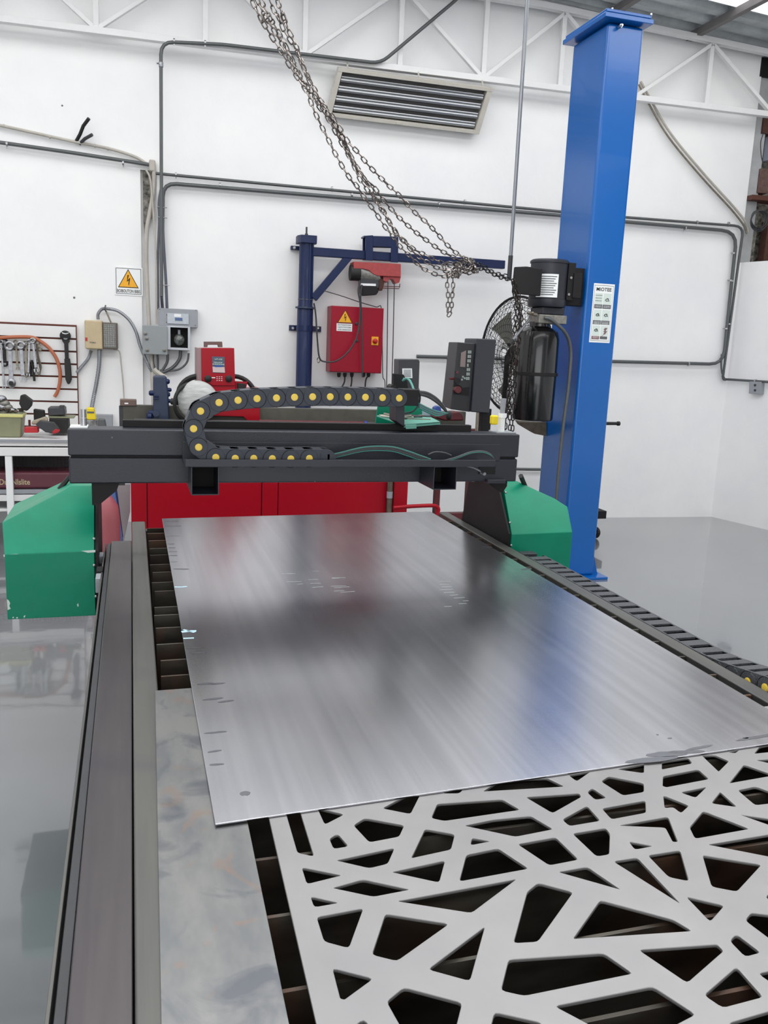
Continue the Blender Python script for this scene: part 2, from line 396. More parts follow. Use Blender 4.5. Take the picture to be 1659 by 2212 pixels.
# ================================================================ truss in front of the wall
TO = 0.13
tr = wthing('roof_truss', 'white lattice girder of welded flat bars running under the roof along the back wall', 'truss', 2.5, 4.0, TO)
def chord(name, pts, h, d=0.05, off=TO):
    b = MB(WF)
    for (u0, z0), (u1, z1) in zip(pts, pts[1:]):
        b.hexa([(u0, -off-d/2, z0-h/2), (u1, -off-d/2, z1-h/2), (u1, -off+d/2, z1-h/2), (u0, -off+d/2, z0-h/2)],
               [(u0, -off-d/2, z0+h/2), (u1, -off-d/2, z1+h/2), (u1, -off+d/2, z1+h/2), (u0, -off+d/2, z0+h/2)])
    return b.build(name, M_TRUSS, tr, bevel=0.003)
ZB, ZT = 3.975, 4.59
chord('bottom_chord', [(-5.4, ZB), (5.62, ZB+0.01)], 0.05, 0.06)
chord('top_chord', [(-5.4, 4.66), (3.2, 4.64), (5.72, 4.515)], 0.05, 0.06)
vu = [-0.56+0.0, 0.28, 1.09, 1.91, 2.67, 3.40, 4.15, 4.90]
vu = [-2.95, -2.15, -1.35] + vu + [5.62]
def ztop(u): return 4.64 if u < 3.2 else 4.64-(u-3.2)*0.0496
def bar(name, a, c, w):
    a = Vector((a[0], -TO, a[1])); c = Vector((c[0], -TO, c[1])); t = (c-a).normalized(); n = Vector((t.z, 0, -t.x))*w/2; k = Vector((0, 0.02, 0))
    b = MB(WF); b.hexa([a-n-k, a+n-k, a+n+k, a-n+k], [c-n-k, c+n-k, c+n+k, c-n+k]); return b.build(name, M_TRUSS, tr, bevel=0.002)
for i, u in enumerate(vu):
    bar('web_post', (u, ZB), (u, ztop(u)), 0.042)
down = {-0.56, 1.09, 2.67, -2.15}
for u0, u1 in zip(vu, vu[1:]):
    if any(abs(u0-d) < 0.01 for d in down): bar('web_diagonal', (u0+0.02, ZB+0.03), (u1, ztop(u1)-0.03), 0.032)
    elif any(abs(u1-d) < 0.01 for d in down): bar('web_diagonal', (u1-0.02, ZB+0.03), (u0, ztop(u0)-0.03), 0.032)
    elif abs(u0-3.40) < 0.01: bar('web_diagonal', (u0+0.01, ztop(u0)-0.03), (u1, ZB+0.03), 0.032)
    elif abs(u1-4.90) < 0.01: bar('web_diagonal', (u0+0.02, ZB+0.03), (u1, ztop(u1)-0.03), 0.032)
    elif abs(u0-4.90) < 0.01: bar('web_diagonal', (u0+0.01, ztop(u0)-0.03), (u1, ZB+0.03), 0.032)
# ================================================================ cutting table
Z0 = 0.80
T = thing('cutting_table', 'long steel plasma cutting table with slatted bed filling the foreground', 'cutting table', (0.77, 2.3, 0))
def rail_box(name, x0, x1, y0, y1, z0, z1, m, bev=0.005): return MB().box(x0, x1, y0, y1, z0, z1).build(name, m, T, bevel=bev)
rail_box('side_tube', -0.008, 0.051, 0.2, 4.0, 0.70, Z0, M_TUBE)
rail_box('side_tube', 1.541, 1.592, 0.2, 4.1, 0.70, Z0, M_TUBE, 0.004)
rail_box('end_tube', 0.051, 1.541, 3.96, 4.0, 0.66, 0.765, M_TUBE, 0.004)
rail_box('end_tube', 0.051, 1.541, 0.2, 0.25, 0.66, 0.79, M_TUBE, 0.004)
sl = rail_box('rail_beam', -0.092, -0.010, 0.2, 3.64, 0.62, 0.794, M_SLAB, 0.003)
rb_ = MB()
rb_.box(-0.108, -0.0925, 0.2, 3.62, 0.765, 0.788).box(-0.104, -0.0925, 0.2, 3.62, 0.72, 0.765).box(-0.112, -0.0925, 0.2, 3.62, 0.70, 0.72)
rb_.build('guide_rail', M_GRY, T, bevel=0.002)
MB().box(-0.118, -0.1125, 0.2, 3.62, 0.74, 0.79).build('rail_cover_strip', M_TUBE, T, bevel=0.001)
rail_box('rail_beam', 1.596, 1.66, 0.2, 3.64, 0.60, 0.74, M_SLAB, 0.003)
b = MB(); b.box(-0.01, 0.03, 0.2, 3.95, 0.30, 0.70); b.build('side_skirt', M_GRY, T)
b = MB(); b.box(1.56, 1.59, 0.2, 3.95, 0.30, 0.70); b.build('side_skirt', M_GRY, T)
b = MB(); b.box(0.03, 1.56, 3.92, 3.95, 0.30, 0.66); b.build('end_skirt', M_GRY, T)
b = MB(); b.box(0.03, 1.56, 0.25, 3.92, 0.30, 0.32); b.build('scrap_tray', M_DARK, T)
for x in (-0.03, 1.57):
    for y in (0.3, 2.1, 3.8):
        MB().box(x-0.04, x+0.04, y-0.04, y+0.04, 0, 0.62 if x < 0 else 0.60).build('leg', M_GRY, T, bevel=0.004)
for y in (0.9, 1.9, 2.9): MB().box(0.03, 1.56, y-0.03, y+0.03, 0.46, 0.55).build('slat_bearer', M_SLAT, T)
SY = [3.9, 3.79, 3.65, 3.52, 3.41, 3.26, 3.14, 3.01, 2.89, 2.71, 2.62, 2.5, 2.37, 2.24, 2.13, 2.0, 1.86, 1.72, 1.57, 1.43, 1.286, 1.135, 0.985, 0.84, 0.69, 0.54, 0.40]
for i, y in enumerate(SY):
    dz = random.uniform(-0.006, 0.0); dx = random.uniform(0, 0.01)
    b = MB(); t = 0.0035
    b.hexa([(0.056+dx, y-t+0.012, 0.60), (1.538, y-t+0.012, 0.60), (1.538, y+t+0.012, 0.60), (0.056+dx, y+t+0.012, 0.60)],
           [(0.056+dx, y-t, Z0-0.008+dz), (1.538, y-t-0.01, Z0-0.004), (1.538, y+t-0.01, Z0-0.004), (0.056+dx, y+t, Z0-0.008+dz)])
    b.build('support_slat', M_SLAT, T)
# ---- sheets lying on the bed
PT = 0.8105
pl = [at_z(350, 1120, PT), at_z(465, 1780, PT), at_z(1659, 1607, PT), at_z(930, 1103, PT)]
nl, fl = pl[1], pl[0]
ux = (Vector((pl[2].x, pl[2].y, 0))-Vector((nl.x, nl.y, 0))).normalized()
W_ = 1.366
uy = (fl-nl); Ly = uy.length; uy.normalize()
cs = [nl, nl+ux*W_, fl+ux*W_*0.995, fl]
t_ = thing('steel_sheet', 'large smooth bare steel sheet lying across the cutting bed', 'metal sheet', (nl.x, nl.y, PT-0.004))
b = MB(); b.hexa([Vector((p.x, p.y, PT-0.0042)) for p in cs], [Vector((p.x, p.y, PT)) for p in cs]); b.build('sheet', M_PLATE, t_, bevel=0.0014)
# marker strokes
def stroke(pts, w, z=PT+0.0004):
    b = MB(); ps = [at_z(x, y, z) for x, y in pts]
    for p, q in zip(ps, ps[1:]):
        d = (q-p).normalized(); n = Vector((-d.y, d.x, 0))*w/2
        b.add([p-n, q-n, q+n, p+n], [(0, 1, 2, 3)])
    return b
for pts, w in (([(377, 1268), (392, 1268), (404, 1267)], 0.012), ([(392, 1365), (410, 1363), (424, 1363)], 0.014), ([(396, 1360), (420, 1366)], 0.008), ([(396, 1379), (419, 1378)], 0.009)):
    stroke(pts, w).build('marker_stroke', M_PALEBLUE, t_)
M_SMUDGE = mat('oily_smudge', (128, 130, 136), 0.3, 0.85)
rs_ = random.Random(11)
def smudge(px, py, L, w, ang=0.0):
    c = at_z(px, py, PT+0.0003); b = MB(); dx = Vector((math.cos(ang), math.sin(ang), 0)); dy = Vector((-math.sin(ang), math.cos(ang), 0)); vs = []
    for k in range(14):
        a = 2*PI*k/14; vs.append(c+dx*(L*(0.5+0.5*math.cos(a)))+dy*w*math.sin(a)*rs_.uniform(0.7, 1.2))
    b.add(vs, [tuple(range(14))]); b.build('oil_smudge', M_SMUDGE, t_)
for px, py, L, w in ((353, 1126, 0.07, 0.008), (354, 1136, 0.08, 0.008), (358, 1158, 0.06, 0.004), (361, 1175, 0.03, 0.007), (363, 1183, 0.03, 0.007), (364, 1192, 0.035, 0.003), (364, 1200, 0.035, 0.005), (367, 1214, 0.03, 0.002), (373, 1229, 0.06, 0.008), (400, 1400, 0.05, 0.005), (410, 1412, 0.045, 0.005), (425, 1478, 0.04, 0.006), (452, 1478, 0.04, 0.005), (437, 1512, 0.05, 0.006), (470, 1517, 0.04, 0.005), (440, 1584, 0.05, 0.004), (448, 1625, 0.03, 0.004), (452, 1652, 0.03, 0.004), (518, 1715, 0.02, 0.008), (1350, 1647, 0.13, 0.010), (1395, 1632, 0.10, 0.012), (1440, 1625, 0.09, 0.007), (1480, 1621, 0.08, 0.005), (1590, 1600, 0.12, 0.006), (1418, 1587, 0.006, 0.003), (1442, 1595, 0.012, 0.003), (1604, 1594, 0.015, 0.004), (1040, 1182, 0.05, 0.02), (1125, 1230, 0.05, 0.012)):
    smudge(px, py, L, w, rs_.uniform(-0.15, 0.15))
def scratch(px, py, L, ang):
    c = at_z(px, py, PT+0.0004); d = Vector((math.cos(ang), math.sin(ang), 0)); n = Vector((-d.y, d.x, 0))*0.0009
    b = MB(); b.add([c-n, c+d*L-n, c+d*L+n, c+n], [(0, 1, 2, 3)]); b.build('scratch', M_LBLP, t_)
for k in range(14): scratch(600+rs_.uniform(0, 110)+k*3, 1236+k*3.2+rs_.uniform(-4, 4), rs_.uniform(0.02, 0.06), rs_.uniform(-0.1, 0.1))
for k in range(10): scratch(930+rs_.uniform(0, 50)+k*3, 1256+k*6, rs_.uniform(0.02, 0.05), rs_.uniform(-0.15, 0.1))
# offcut strip at the left
oc = [at_z(335, 1492, 0.803), at_z(348, 2212, 0.803), at_z(625, 2212, 0.803), at_z(535, 1775, 0.803)]
dl = (oc[0]-oc[1]).normalized(); dr = (oc[3]-oc[2]).normalized()
q = [oc[0], oc[1]-dl*0.5, oc[2]-dr*0.5, oc[3]+dr*((oc[0].y-oc[3].y)/dr.y)]
b = MB(); b.hexa([Vector((p.x, p.y, 0.7995)) for p in q], [Vector((p.x, p.y, 0.8035)) for p in q])
o = b.build('steel_offcut', M_OFFCUT, bevel=0.001)
tag(o, 'narrow mottled steel strip lying along the left rail beside the perforated panel', 'metal sheet')
# perforated decorative panel
HOLES=[[(0.2564,1.2648),(0.281,1.2494),(0.2854,1.4227),(0.259,1.4197)],[(0.3196,1.339),(0.3613,1.3636),(0.3179,1.3955)],[(0.3183,1.2629),(0.3443,1.2648),(0.3354,1.3053),(0.3177,1.294)],[(0.3828,1.2685),(0.4381,1.2738),(0.4579,1.3059),(0.3951,1.3435),(0.369,1.3255)],[(0.4805,1.3392),(0.5228,1.4044),(0.4958,1.4041),(0.4352,1.3683)],[(0.5962,1.3887),(0.6172,1.4092),(0.5773,1.4051),(0.5659,1.3952)],[(0.4397,1.2085),(0.5137,1.2171),(0.537,1.2591),(0.4912,1.2864)],[(0.5521,1.2218),(0.5899,1.2249),(0.5633,1.2419)],[(0.3632,1.1974),(0.3958,1.2022),(0.4204,1.2429),(0.3153,1.2296)],[(0.2555,1.1793),(0.3138,1.1887),(0.2557,1.2239)],[(0.4626,1.1361),(0.4928,1.1895),(0.3965,1.1786)],[(0.3499,1.1254),(0.4104,1.1291),(0.345,1.1707),(0.2932,1.1601)],[(0.2553,1.1215),(0.2929,1.123),(0.2548,1.1477)],[(0.2539,1.0443),(0.2847,1.0233),(0.3272,1.1021),(0.2541,1.0981)],[(0.3136,1.0024),(0.3441,0.9827),(0.4426,1.0385),(0.3568,1.0818)],[(0.3818,0.9566),(0.4297,0.9233),(0.4925,1.0195)],[(0.2512,0.9338),(0.2557,0.9307),(0.3023,0.9578),(0.2535,0.9895)],[(0.3091,0.9141),(0.3152,0.865),(0.38,0.8492),(0.4047,0.8886),(0.3388,0.9324)],[(0.2575,0.87),(0.2781,0.8727),(0.272,0.893),(0.2544,0.8825)],[(0.4646,0.8968),(0.4909,0.881),(0.6578,0.8828),(0.6385,0.9283),(0.4992,0.948)],[(0.7426,1.2851),(0.8254,1.3261),(0.8284,1.339),(0.7181,1.348)],[(0.8474,1.3828),(0.8957,1.4129),(0.8431,1.4083)],[(0.8475,1.3104),(0.8732,1.3122),(0.8647,1.3514),(0.8462,1.3383)],[(0.9104,1.3134),(0.9587,1.3161),(0.9785,1.3465),(0.9234,1.3867),(0.8963,1.3711)],[(1.0028,1.3835),(1.0264,1.4185),(0.9576,1.4089)],[(1.0504,1.3894),(1.131,1.3988),(1.1384,1.4229),(1.0703,1.4187)],[(1.1645,1.3564),(1.2183,1.3916),(1.2053,1.4218),(1.1752,1.4257)],[(1.0108,1.3286),(1.0152,1.3231),(1.123,1.3331),(1.1275,1.3733),(1.0351,1.3631)],[(1.2559,1.4196),(1.2756,1.431),(1.2457,1.4263)],[(1.359,1.4076),(1.3881,1.4411),(1.3355,1.4359),(1.2987,1.4093)],[(1.3123,1.3539),(1.3339,1.3787),(1.2807,1.3816)],[(1.2683,1.3173),(1.2681,1.3242),(1.24,1.3704),(1.1552,1.3096)],[(1.1477,1.2257),(1.1917,1.224),(1.2198,1.252),(1.1994,1.2864),(1.1522,1.281)],[(1.0482,1.2751),(1.0963,1.3058),(1.0311,1.2987)],[(0.9642,1.2542),(0.9829,1.2543),(0.9846,1.2323),(1.0172,1.2527),(0.9901,1.2962)],[(1.1069,1.2274),(1.1125,1.2832),(1.0664,1.2499)],[(0.7527,1.2386),(0.8177,1.2418),(0.8204,1.2936),(0.7502,1.2604)],[(0.8415,1.2421),(0.9186,1.2479),(0.9431,1.2868),(0.8435,1.2787)],[(0.7527,1.1432),(0.7771,1.1434),(0.8127,1.1999),(0.8152,1.2179),(0.7461,1.2146)],[(0.6603,1.1382),(0.7169,1.1417),(0.7105,1.2111),(0.6344,1.2063)],[(0.9254,1.1952),(0.9109,1.1522),(0.9195,1.1503),(0.9521,1.2263),(0.8446,1.2195)],[(0.8298,1.1462),(0.867,1.1484),(0.8333,1.1705)],[(0.9573,1.1521),(1.0782,1.1571),(1.0323,1.2289),(0.9701,1.1853)],[(1.133,1.1477),(1.1532,1.171),(1.0943,1.2021)],[(1.0718,1.0617),(1.1352,1.1338),(0.9687,1.1302)],[(0.8963,1.0253),(0.9285,1.0055),(1.0206,1.0581),(0.938,1.1049)],[(0.8415,1.0641),(0.8677,1.047),(0.9076,1.1264),(0.8426,1.1253)],[(0.8179,1.0),(0.8204,1.1241),(0.7737,1.1233)],[(0.7437,1.0526),(0.7214,1.1198),(0.6672,1.1171)],[(0.5207,0.9781),(0.556,0.9726),(0.6642,1.0642),(0.6204,1.0984),(0.5926,1.0815)],[(0.7963,0.9397),(0.7829,0.969),(0.6972,1.036),(0.6111,0.9659)],[(0.8372,0.9521),(0.884,0.9795),(0.8382,1.0125)],[(0.7221,0.8495),(0.8144,0.8917),(0.8145,0.9056),(0.6931,0.9222)],[(0.8378,0.8742),(0.8663,0.876),(0.858,0.9175),(0.8383,0.9071)],[(0.9029,0.8865),(0.9509,0.9383),(0.9152,0.9544),(0.8931,0.941)],[(0.7409,0.799),(0.8079,0.8021),(0.811,0.8587),(0.7311,0.8236)],[(0.5757,0.7837),(0.6078,0.7758),(0.6976,0.7976),(0.6706,0.8542),(0.5224,0.8543)],[(0.7292,0.746),(0.7863,0.7347),(0.8264,0.7801),(0.7307,0.774)],[(0.9724,0.9631),(1.009,1.0051),(0.9641,0.9806)],[(0.8413,0.8122),(0.8663,0.841),(0.8327,0.8403)],[(0.8127,1.3688),(0.7934,1.4074),(0.7464,1.4141),(0.6854,1.412),(0.6454,1.3857)],[(1.3046,1.2627),(1.3615,1.2977),(1.3358,1.324)],[(1.1925,1.1652),(1.2604,1.1734),(1.2303,1.2156)],[(1.0395,0.9745),(1.1138,1.0011),(1.0767,1.037)],[(0.9407,0.867),(1.0048,0.8878),(0.9762,0.9324)],[(0.8766,0.7856),(0.9416,0.8133),(0.9058,0.8414)],[(1.1591,1.0665),(1.2186,1.11),(1.1603,1.1176)],[(0.534,1.3038),(0.6875,1.3085),(0.6694,1.3505),(0.5414,1.3615),(0.5139,1.3175)],[(0.6403,1.2287),(0.7184,1.2355),(0.6976,1.2848),(0.6236,1.2879),(0.565,1.2807)],[(0.6217,1.1374),(0.5953,1.2023),(0.5343,1.1962),(0.4963,1.1314)],[(0.4855,1.0545),(0.5889,1.1155),(0.3836,1.106)],[(0.468,0.8101),(0.4931,0.8325),(0.4406,0.8635),(0.4195,0.8329)]]

def perforated(outer, holes, z0, z1, bev):
    cu = bpy.data.curves.new('perf', 'CURVE'); cu.dimensions = '2D'; cu.fill_mode = 'BOTH'
    cu.extrude = (z1-z0)/2-bev; cu.bevel_depth = bev; cu.bevel_resolution = 1; cu.offset = -bev
    for poly in [outer]+holes:
        sp = cu.splines.new('POLY'); sp.points.add(len(poly)-1); sp.use_cyclic_u = True
        for pt, p in zip(sp.points, poly): pt.co = (p[0], p[1], 0, 1)
    ob = bpy.data.objects.new('perf', cu); C.objects.link(ob)
    dg = bpy.context.evaluated_depsgraph_get(); dg.update()
    me = bpy.data.meshes.new_from_object(ob.evaluated_get(dg)); me.name = 'perforated_panel'
    bpy.data.objects.remove(ob)
    for v in me.vertices: v.co.z += (z0+z1)/2
    me.materials.clear(); me.materials.append(M_PERF)
    return me
def rnd(poly, r=0.006):
    out = []; n = len(poly)
    for i in range(n):
        p = Vector(poly[i]); a = Vector(poly[i-1]); c = Vector(poly[(i+1) % n])
        da = (a-p); dc = (c-p); ra = min(r, da.length*0.3, dc.length*0.3)
        ang = da.angle(dc)
        if ang < 0.9: ra *= 0.5
        out.append(tuple(p+da.normalized()*ra))
        out.append(tuple((p*2+(p+da.normalized()*ra)+(p+dc.normalized()*ra))/4))
        out.append(tuple(p+dc.normalized()*ra))
    return out
me = perforated([(0.198, 0.42), (1.50, 0.42), (1.52, 1.62), (0.232, 1.60)], [rnd(h) for h in HOLES], 0.8005, 0.8062, 0.0009)
o = bpy.data.objects.new('perforated_panel', me); C.objects.link(o)
tag(o, 'thick silver steel panel cut with irregular angular openings in the foreground', 'perforated panel')
# ================================================================ energy chains
def link_profile(p, q, r):
    d = (q-p); L = d.length; d.normalize(); n = Vector((-d.y, d.x)); out = []
    for k in range(9):
        a = -PI/2+PI*k/8; out.append(q+d*math.cos(a)*r+n*math.sin(a)*r)
    for k in range(9):
        a = PI/2+PI*k/8; out.append(p+d*math.cos(a)*r+n*math.sin(a)*r)
    return out
def energy_chain(root, pins, map3, width, r, m, capm, lab_w=0.011, caps=True, dot=0.0132, rung=0.27):
    """pins: 2D points in the chain's plane; map3(a, b, w) -> world"""
    for i in range(len(pins)-1):
        p, q = pins[i], pins[i+1]; prof = link_profile(p, q, r)
        b = MB()
        for side in (0, 1):
            w0 = 0.0 if side == 0 else width-lab_w
            n = len(prof)
            b.hexa([map3(v.x, v.y, w0+0.0) for v in prof], [map3(v.x, v.y, w0+lab_w) for v in prof])
            # raised round boss over the pin end
            cc = [q+Vector((math.cos(2*PI*k/20), math.sin(2*PI*k/20)))*r*0.97 for k in range(20)]
            wa, wb = (-0.0022, 0.002) if side == 0 else (width-0.002, width+0.0022)
            b.hexa([map3(v.x, v.y, wa) for v in cc], [map3(v.x, v.y, wb) for v in cc])
            if side == 0:   # moulded rib
                d = (q-p).normalized(); nn = Vector((-d.y, d.x)); mid = p*0.62+q*0.38
                c4 = [mid-d*0.002-nn*r*0.6, mid+d*0.002-nn*r*0.6, mid+d*0.002+nn*r*0.6, mid-d*0.002+nn*r*0.6]
                b.hexa([map3(v.x, v.y, -0.002) for v in c4], [map3(v.x, v.y, 0.001) for v in c4])
        d = (q-p).normalized(); nn = Vector((-d.y, d.x)); mid = (p+q)/2
        for sg in (1, -1):   # cross bars
            c0_ = mid+nn*sg*(r-0.004)
            hw = (q-p).length*rung
            c4 = [c0_-d*hw-nn*0.004, c0_+d*hw-nn*0.004, c0_+d*hw+nn*0.004, c0_-d*hw+nn*0.004]
            b.hexa([map3(v.x, v.y, 0.004) for v in c4], [map3(v.x, v.y, width-0.004) for v in c4])
        lk = b.build('chain_link', m, root, bevel=0.0012, seg=1)
        sm_ = MB(); arc = [q+Vector((math.cos(a)*d.x-math.sin(a)*d.y, math.cos(a)*d.y+math.sin(a)*d.x))*r*0.985 for a in [-1.9+3.8*k/14 for k in range(15)]]
        sm_.tube([map3(v.x, v.y, -0.0016) for v in arc], 0.0011, 5); sm_.build('hinge_seam', M_BLACK, lk)
        if caps:
            cc = [q+Vector((math.cos(2*PI*k/18), math.sin(2*PI*k/18)))*dot for k in range(18)]
            c2_ = [q+Vector((math.cos(2*PI*k/18), math.sin(2*PI*k/18)))*dot*0.8 for k in range(18)]
            b = MB(); b.hexa([map3(v.x, v.y, -0.0038) for v in cc], [map3(v.x, v.y, -0.001) for v in cc])
            b.hexa([map3(v.x, v.y, -0.0050) for v in c2_], [map3(v.x, v.y, -0.003) for v in c2_])
            b.build('pin_cap', capm, lk, bevel=0.0006, seg=1)
# gantry-mounted chain
GY = 3.14
pins_px = [(707, 991), (668, 990), (628, 991), (588, 990.5), (548, 990), (508, 990), (466, 988), (429, 966), (418, 926), (433, 888), (473, 869.5), (514, 864.5), (555, 861), (597, 859.5), (636, 858), (675, 857), (713, 857), (751, 857.5), (789, 858), (826, 859), (862, 860)]
ec = thing('energy_chain', 'dark grey plastic cable chain with yellow pins looping up from the gantry beam', 'cable chain', (0.3, GY, 1.19))
pins = []
for x, y in pins_px:
    p = at_y(x, y, GY); pins.append(Vector((p.x, p.z)))
energy_chain(ec, pins, lambda a, c, w: Vector((a, GY+w, c)), 0.09, 0.0345, M_PLAST, M_YEL)
e = at_y(888, 860, GY); e2 = at_y(905, 860, GY)
MB().box(e.x-0.028, e2.x, GY-0.002, GY+0.092, e.z-0.03, e.z+0.033).build('end_bracket', M_BLACK, ec, bevel=0.003)
MB().box(pins[0].x-0.002, pins[0].x+0.012, GY, GY+0.09, pins[0].y-0.02, pins[0].y+0.02).build('end_bracket', M_BLACK, ec, bevel=0.003)
# table-side chain
ec2 = thing('energy_chain', 'long black cable chain lying open-runged beside the right side of the cutting table', 'cable chain', (1.66, 2.2, 0.74))
X2 = 1.612
def zc(y):
    k = max(0.0, min(1.0, (2.06-y)/0.5)); k = k*k*(3-2*k)
    return 0.759+0.052*k
pins2 = []; y = 0.62
while y < 3.25: pins2.append(Vector((y, zc(y)))); y += 0.066
energy_chain(ec2, pins2, lambda a, c, w: Vector((X2+w, a, c)), 0.088, 0.031, M_PLASTB, M_YEL, dot=0.0125, lab_w=0.007, rung=0.31)
b = MB(); b.box(X2+0.01, X2+0.08, 3.25, 3.30, 0.745, 0.785); b.build('end_bracket', M_GRY, ec2, bevel=0.003)
# ================================================================ gantry
G = thing('gantry', 'charcoal steel gantry beam bridging the cutting table on two green housings', 'gantry', (0.77, 3.4, 0.8))
YB = 3.30
bl, br_ = at_y(145, 925, YB), at_y(1124, 935, YB); bb = at_y(600, 1043, YB).z
xl, xr = bl.x, br_.x; zt = 1.30; zm = at_y(600, 988, YB).z
MB().box(xl, xr, YB, YB+0.13, zm+0.003, zt).build('upper_beam', M_BEAMG, G, bevel=0.006)
MB().box(xl+0.002, xr-0.002, YB+0.002, YB+0.13, bb, zm-0.004).build('lower_beam', M_BEAMG, G, bevel=0.006)
MB().box(xl+0.01, xr-0.01, YB+0.012, YB+0.12, zm-0.006, zm+0.006).build('seam_filler', M_BLACK, G)
a = at_y(265, 915, 3.40); c = at_y(1016, 915, 3.40)
MB().box(a.x, c.x, 3.385, 3.42, zt, zt+0.028).build('cross_rail', M_BLACK, G, bevel=0.002)
# tray
a = at_y(400, 1000, 3.12); c = at_y(1069, 1004, 3.12); zl = at_y(600, 1008, 3.12).z; zu = at_y(600, 992.5, 3.12).z
b = MB(); b.box(a.x, c.x, 3.115, 3.121, zl, zu); b.box(a.x, c.x, 3.121, YB, zl, zl+0.005); b.box(a.x, c.x+0.1, YB-0.006, YB, zl, zl+0.07)
b.build('chain_tray', M_BEAMG, G, bevel=0.0015)
for x0, x1, y1 in ((413, 473, 1070), (935, 985, 1058)):
    p = at_y(x0, y1, 3.13); q = at_y(x1, y1, 3.13); z1 = zl; h = zl-p.z; w = q.x-p.x; t = 0.004
    b = MB(); b.box(p.x, p.x+t, 3.13, YB+0.13, p.z, z1); b.box(q.x-t, q.x, 3.13, YB+0.13, p.z, z1); b.box(p.x+t, q.x-t, 3.13, YB+0.13, p.z, p.z+t); b.box(p.x+t, q.x-t, 3.13, YB+0.13, z1-t, z1)
    b.build('bracket_tube', M_BEAMG, G, bevel=0.001)
    b = MB(); b.box(p.x+t, q.x-t, YB-0.002, YB+0.0, p.z+t, z1-t); b.build('tube_shade_sheet', M_DARK, G)  # dark sheet put in for the shade inside the open tube
# dark patch on the solid beam, standing for a shaded cut-out
p = at_y(1035, 1004, YB); q = at_y(1069, 1024, YB)
MB().box(p.x, q.x, YB-0.003, YB+0.004, q.z, p.z).build('opening_shade_patch', M_DARK, G)
for px, py in ((216, 928), (242, 945), (680, 1040)):
    p = at_y(px, py, YB); MB().lathe([(0.003, 0), (0.003, 0.002)], (p.x, YB, p.z), (0, -1, 0), 10).build('screw', M_COND, G)
# housings
def housing(sign, yf, lip, bot, inner, prof_px, label):
    k = 0.9
    def plane(px, py):     # intersection with the leaning upper face  y = yf + k*(z-zl)
        d = ray(px, py); # EYEP + d t : y - yf = k (z - zl)
        t = (yf + k*(EYE-zl))/(d.y-k*d.z); return EYEP+d*t
    zl = lip; P3 = [plane(*p) for p in prof_px]
    return P3
def make_housing(yf, zl, zb, xin, xout, pts, depth, name):
    k = 0.9
    def plane(px, py):
        d = ray(px, py); t = (yf+k*(EYE-zl))/(d.y-k*d.z); return EYEP+d*t
    top = [plane(*p) for p in pts]           # from the inner lip corner, up and round to the outer lip corner
    top[0].x = xin; top[-1].x = xout
    front = [Vector((xin, yf, zb)), Vector((xout, yf, zb))]
    n = len(top); yb = yf+depth
    b = MB()
    vs = [front[0], front[1]]+top[::-1]      # front outline ccw
    back = [Vector((v.x, max(yb, v.y+0.1), v.z)) for v in vs]
    b.v = []; allv = vs+back; m = len(vs)
    f = [(0, 1, 2, m-1)] + [tuple(range(2, m))] + [tuple(range(m, 2*m))[::-1]] + [(i, (i+1) % m, m+(i+1) % m, m+i) for i in range(m)]
    b.add(allv, f)
    return b.build(name, M_GREEN, G, bevel=0.003), top, yb
# left
p1 = at_y(207, 1328, 3.30); p2 = at_y(18, 1340, 3.30); zlL = at_y(110, 1194, 3.30).z
hl, topL, ybL = make_housing(3.30, zlL, 0.58, p1.x, p2.x-0.003, [(205, 1190), (203.5, 1049), (152, 1049), (140, 1058), (4.5, 1129), (6, 1198)], 0.46, 'drive_housing')
p1 = at_y(1105, 1155, 3.36); p2 = at_y(1237, 1150, 3.36); zlR = at_y(1170, 1152, 3.36).z
hr, topR, ybR = make_housing(3.36, zlR, 0.55, p1.x, p2.x, [(1105, 1155), (1086, 1042), (1120, 1041), (1198, 1077), (1226, 1095), (1237, 1149.5)], 0.46, 'drive_housing')
for hs, pts in ((hl, [(202, 1087), (203, 1164), (203, 1221), (207, 1288)]), (hr, [(1092, 1064), (1101, 1129), (1104, 1178)])):
    for px, py in pts:
        yy = (3.30 if hs is hl else 3.36); zz = zlL if hs is hl else zlR
        d = ray(px, py); t = (yy+0.9*(EYE-zz))/(d.y-0.9*d.z); p = EYEP+d*t
        if p.z < zz: p = at_y(px, py, yy)
        MB().ell((p.x, p.y-0.001, p.z), 0.006, 0.005, 0.006, 10, 6).build('screw', M_STEEL, hs)
def chip(pts, yf, hs):
    b = MB(); ps = [at_y(x, y, yf-0.0006) for x, y in pts]; b.add(ps, [tuple(range(len(ps)))]); b.build('paint_chip', M_LBLP, hs)
for pts in ([(14.5, 1294), (19, 1297), (22, 1303), (20, 1309), (23, 1315), (16.5, 1318)], [(27, 1333), (30, 1332), (30, 1335), (27, 1335.5)], [(35, 1333.5), (38.5, 1332.5), (38.5, 1336), (35, 1336)], [(51, 1331), (55, 1328.5), (54, 1333), (51.5, 1335)], [(166, 1306), (169, 1303), (170, 1309), (168, 1311)], [(7, 1198), (40, 1196), (25, 1200.5), (8, 1203)], [(175, 1190), (206, 1188), (206, 1193), (190, 1194)]):
    chip(pts, 3.30, hl)
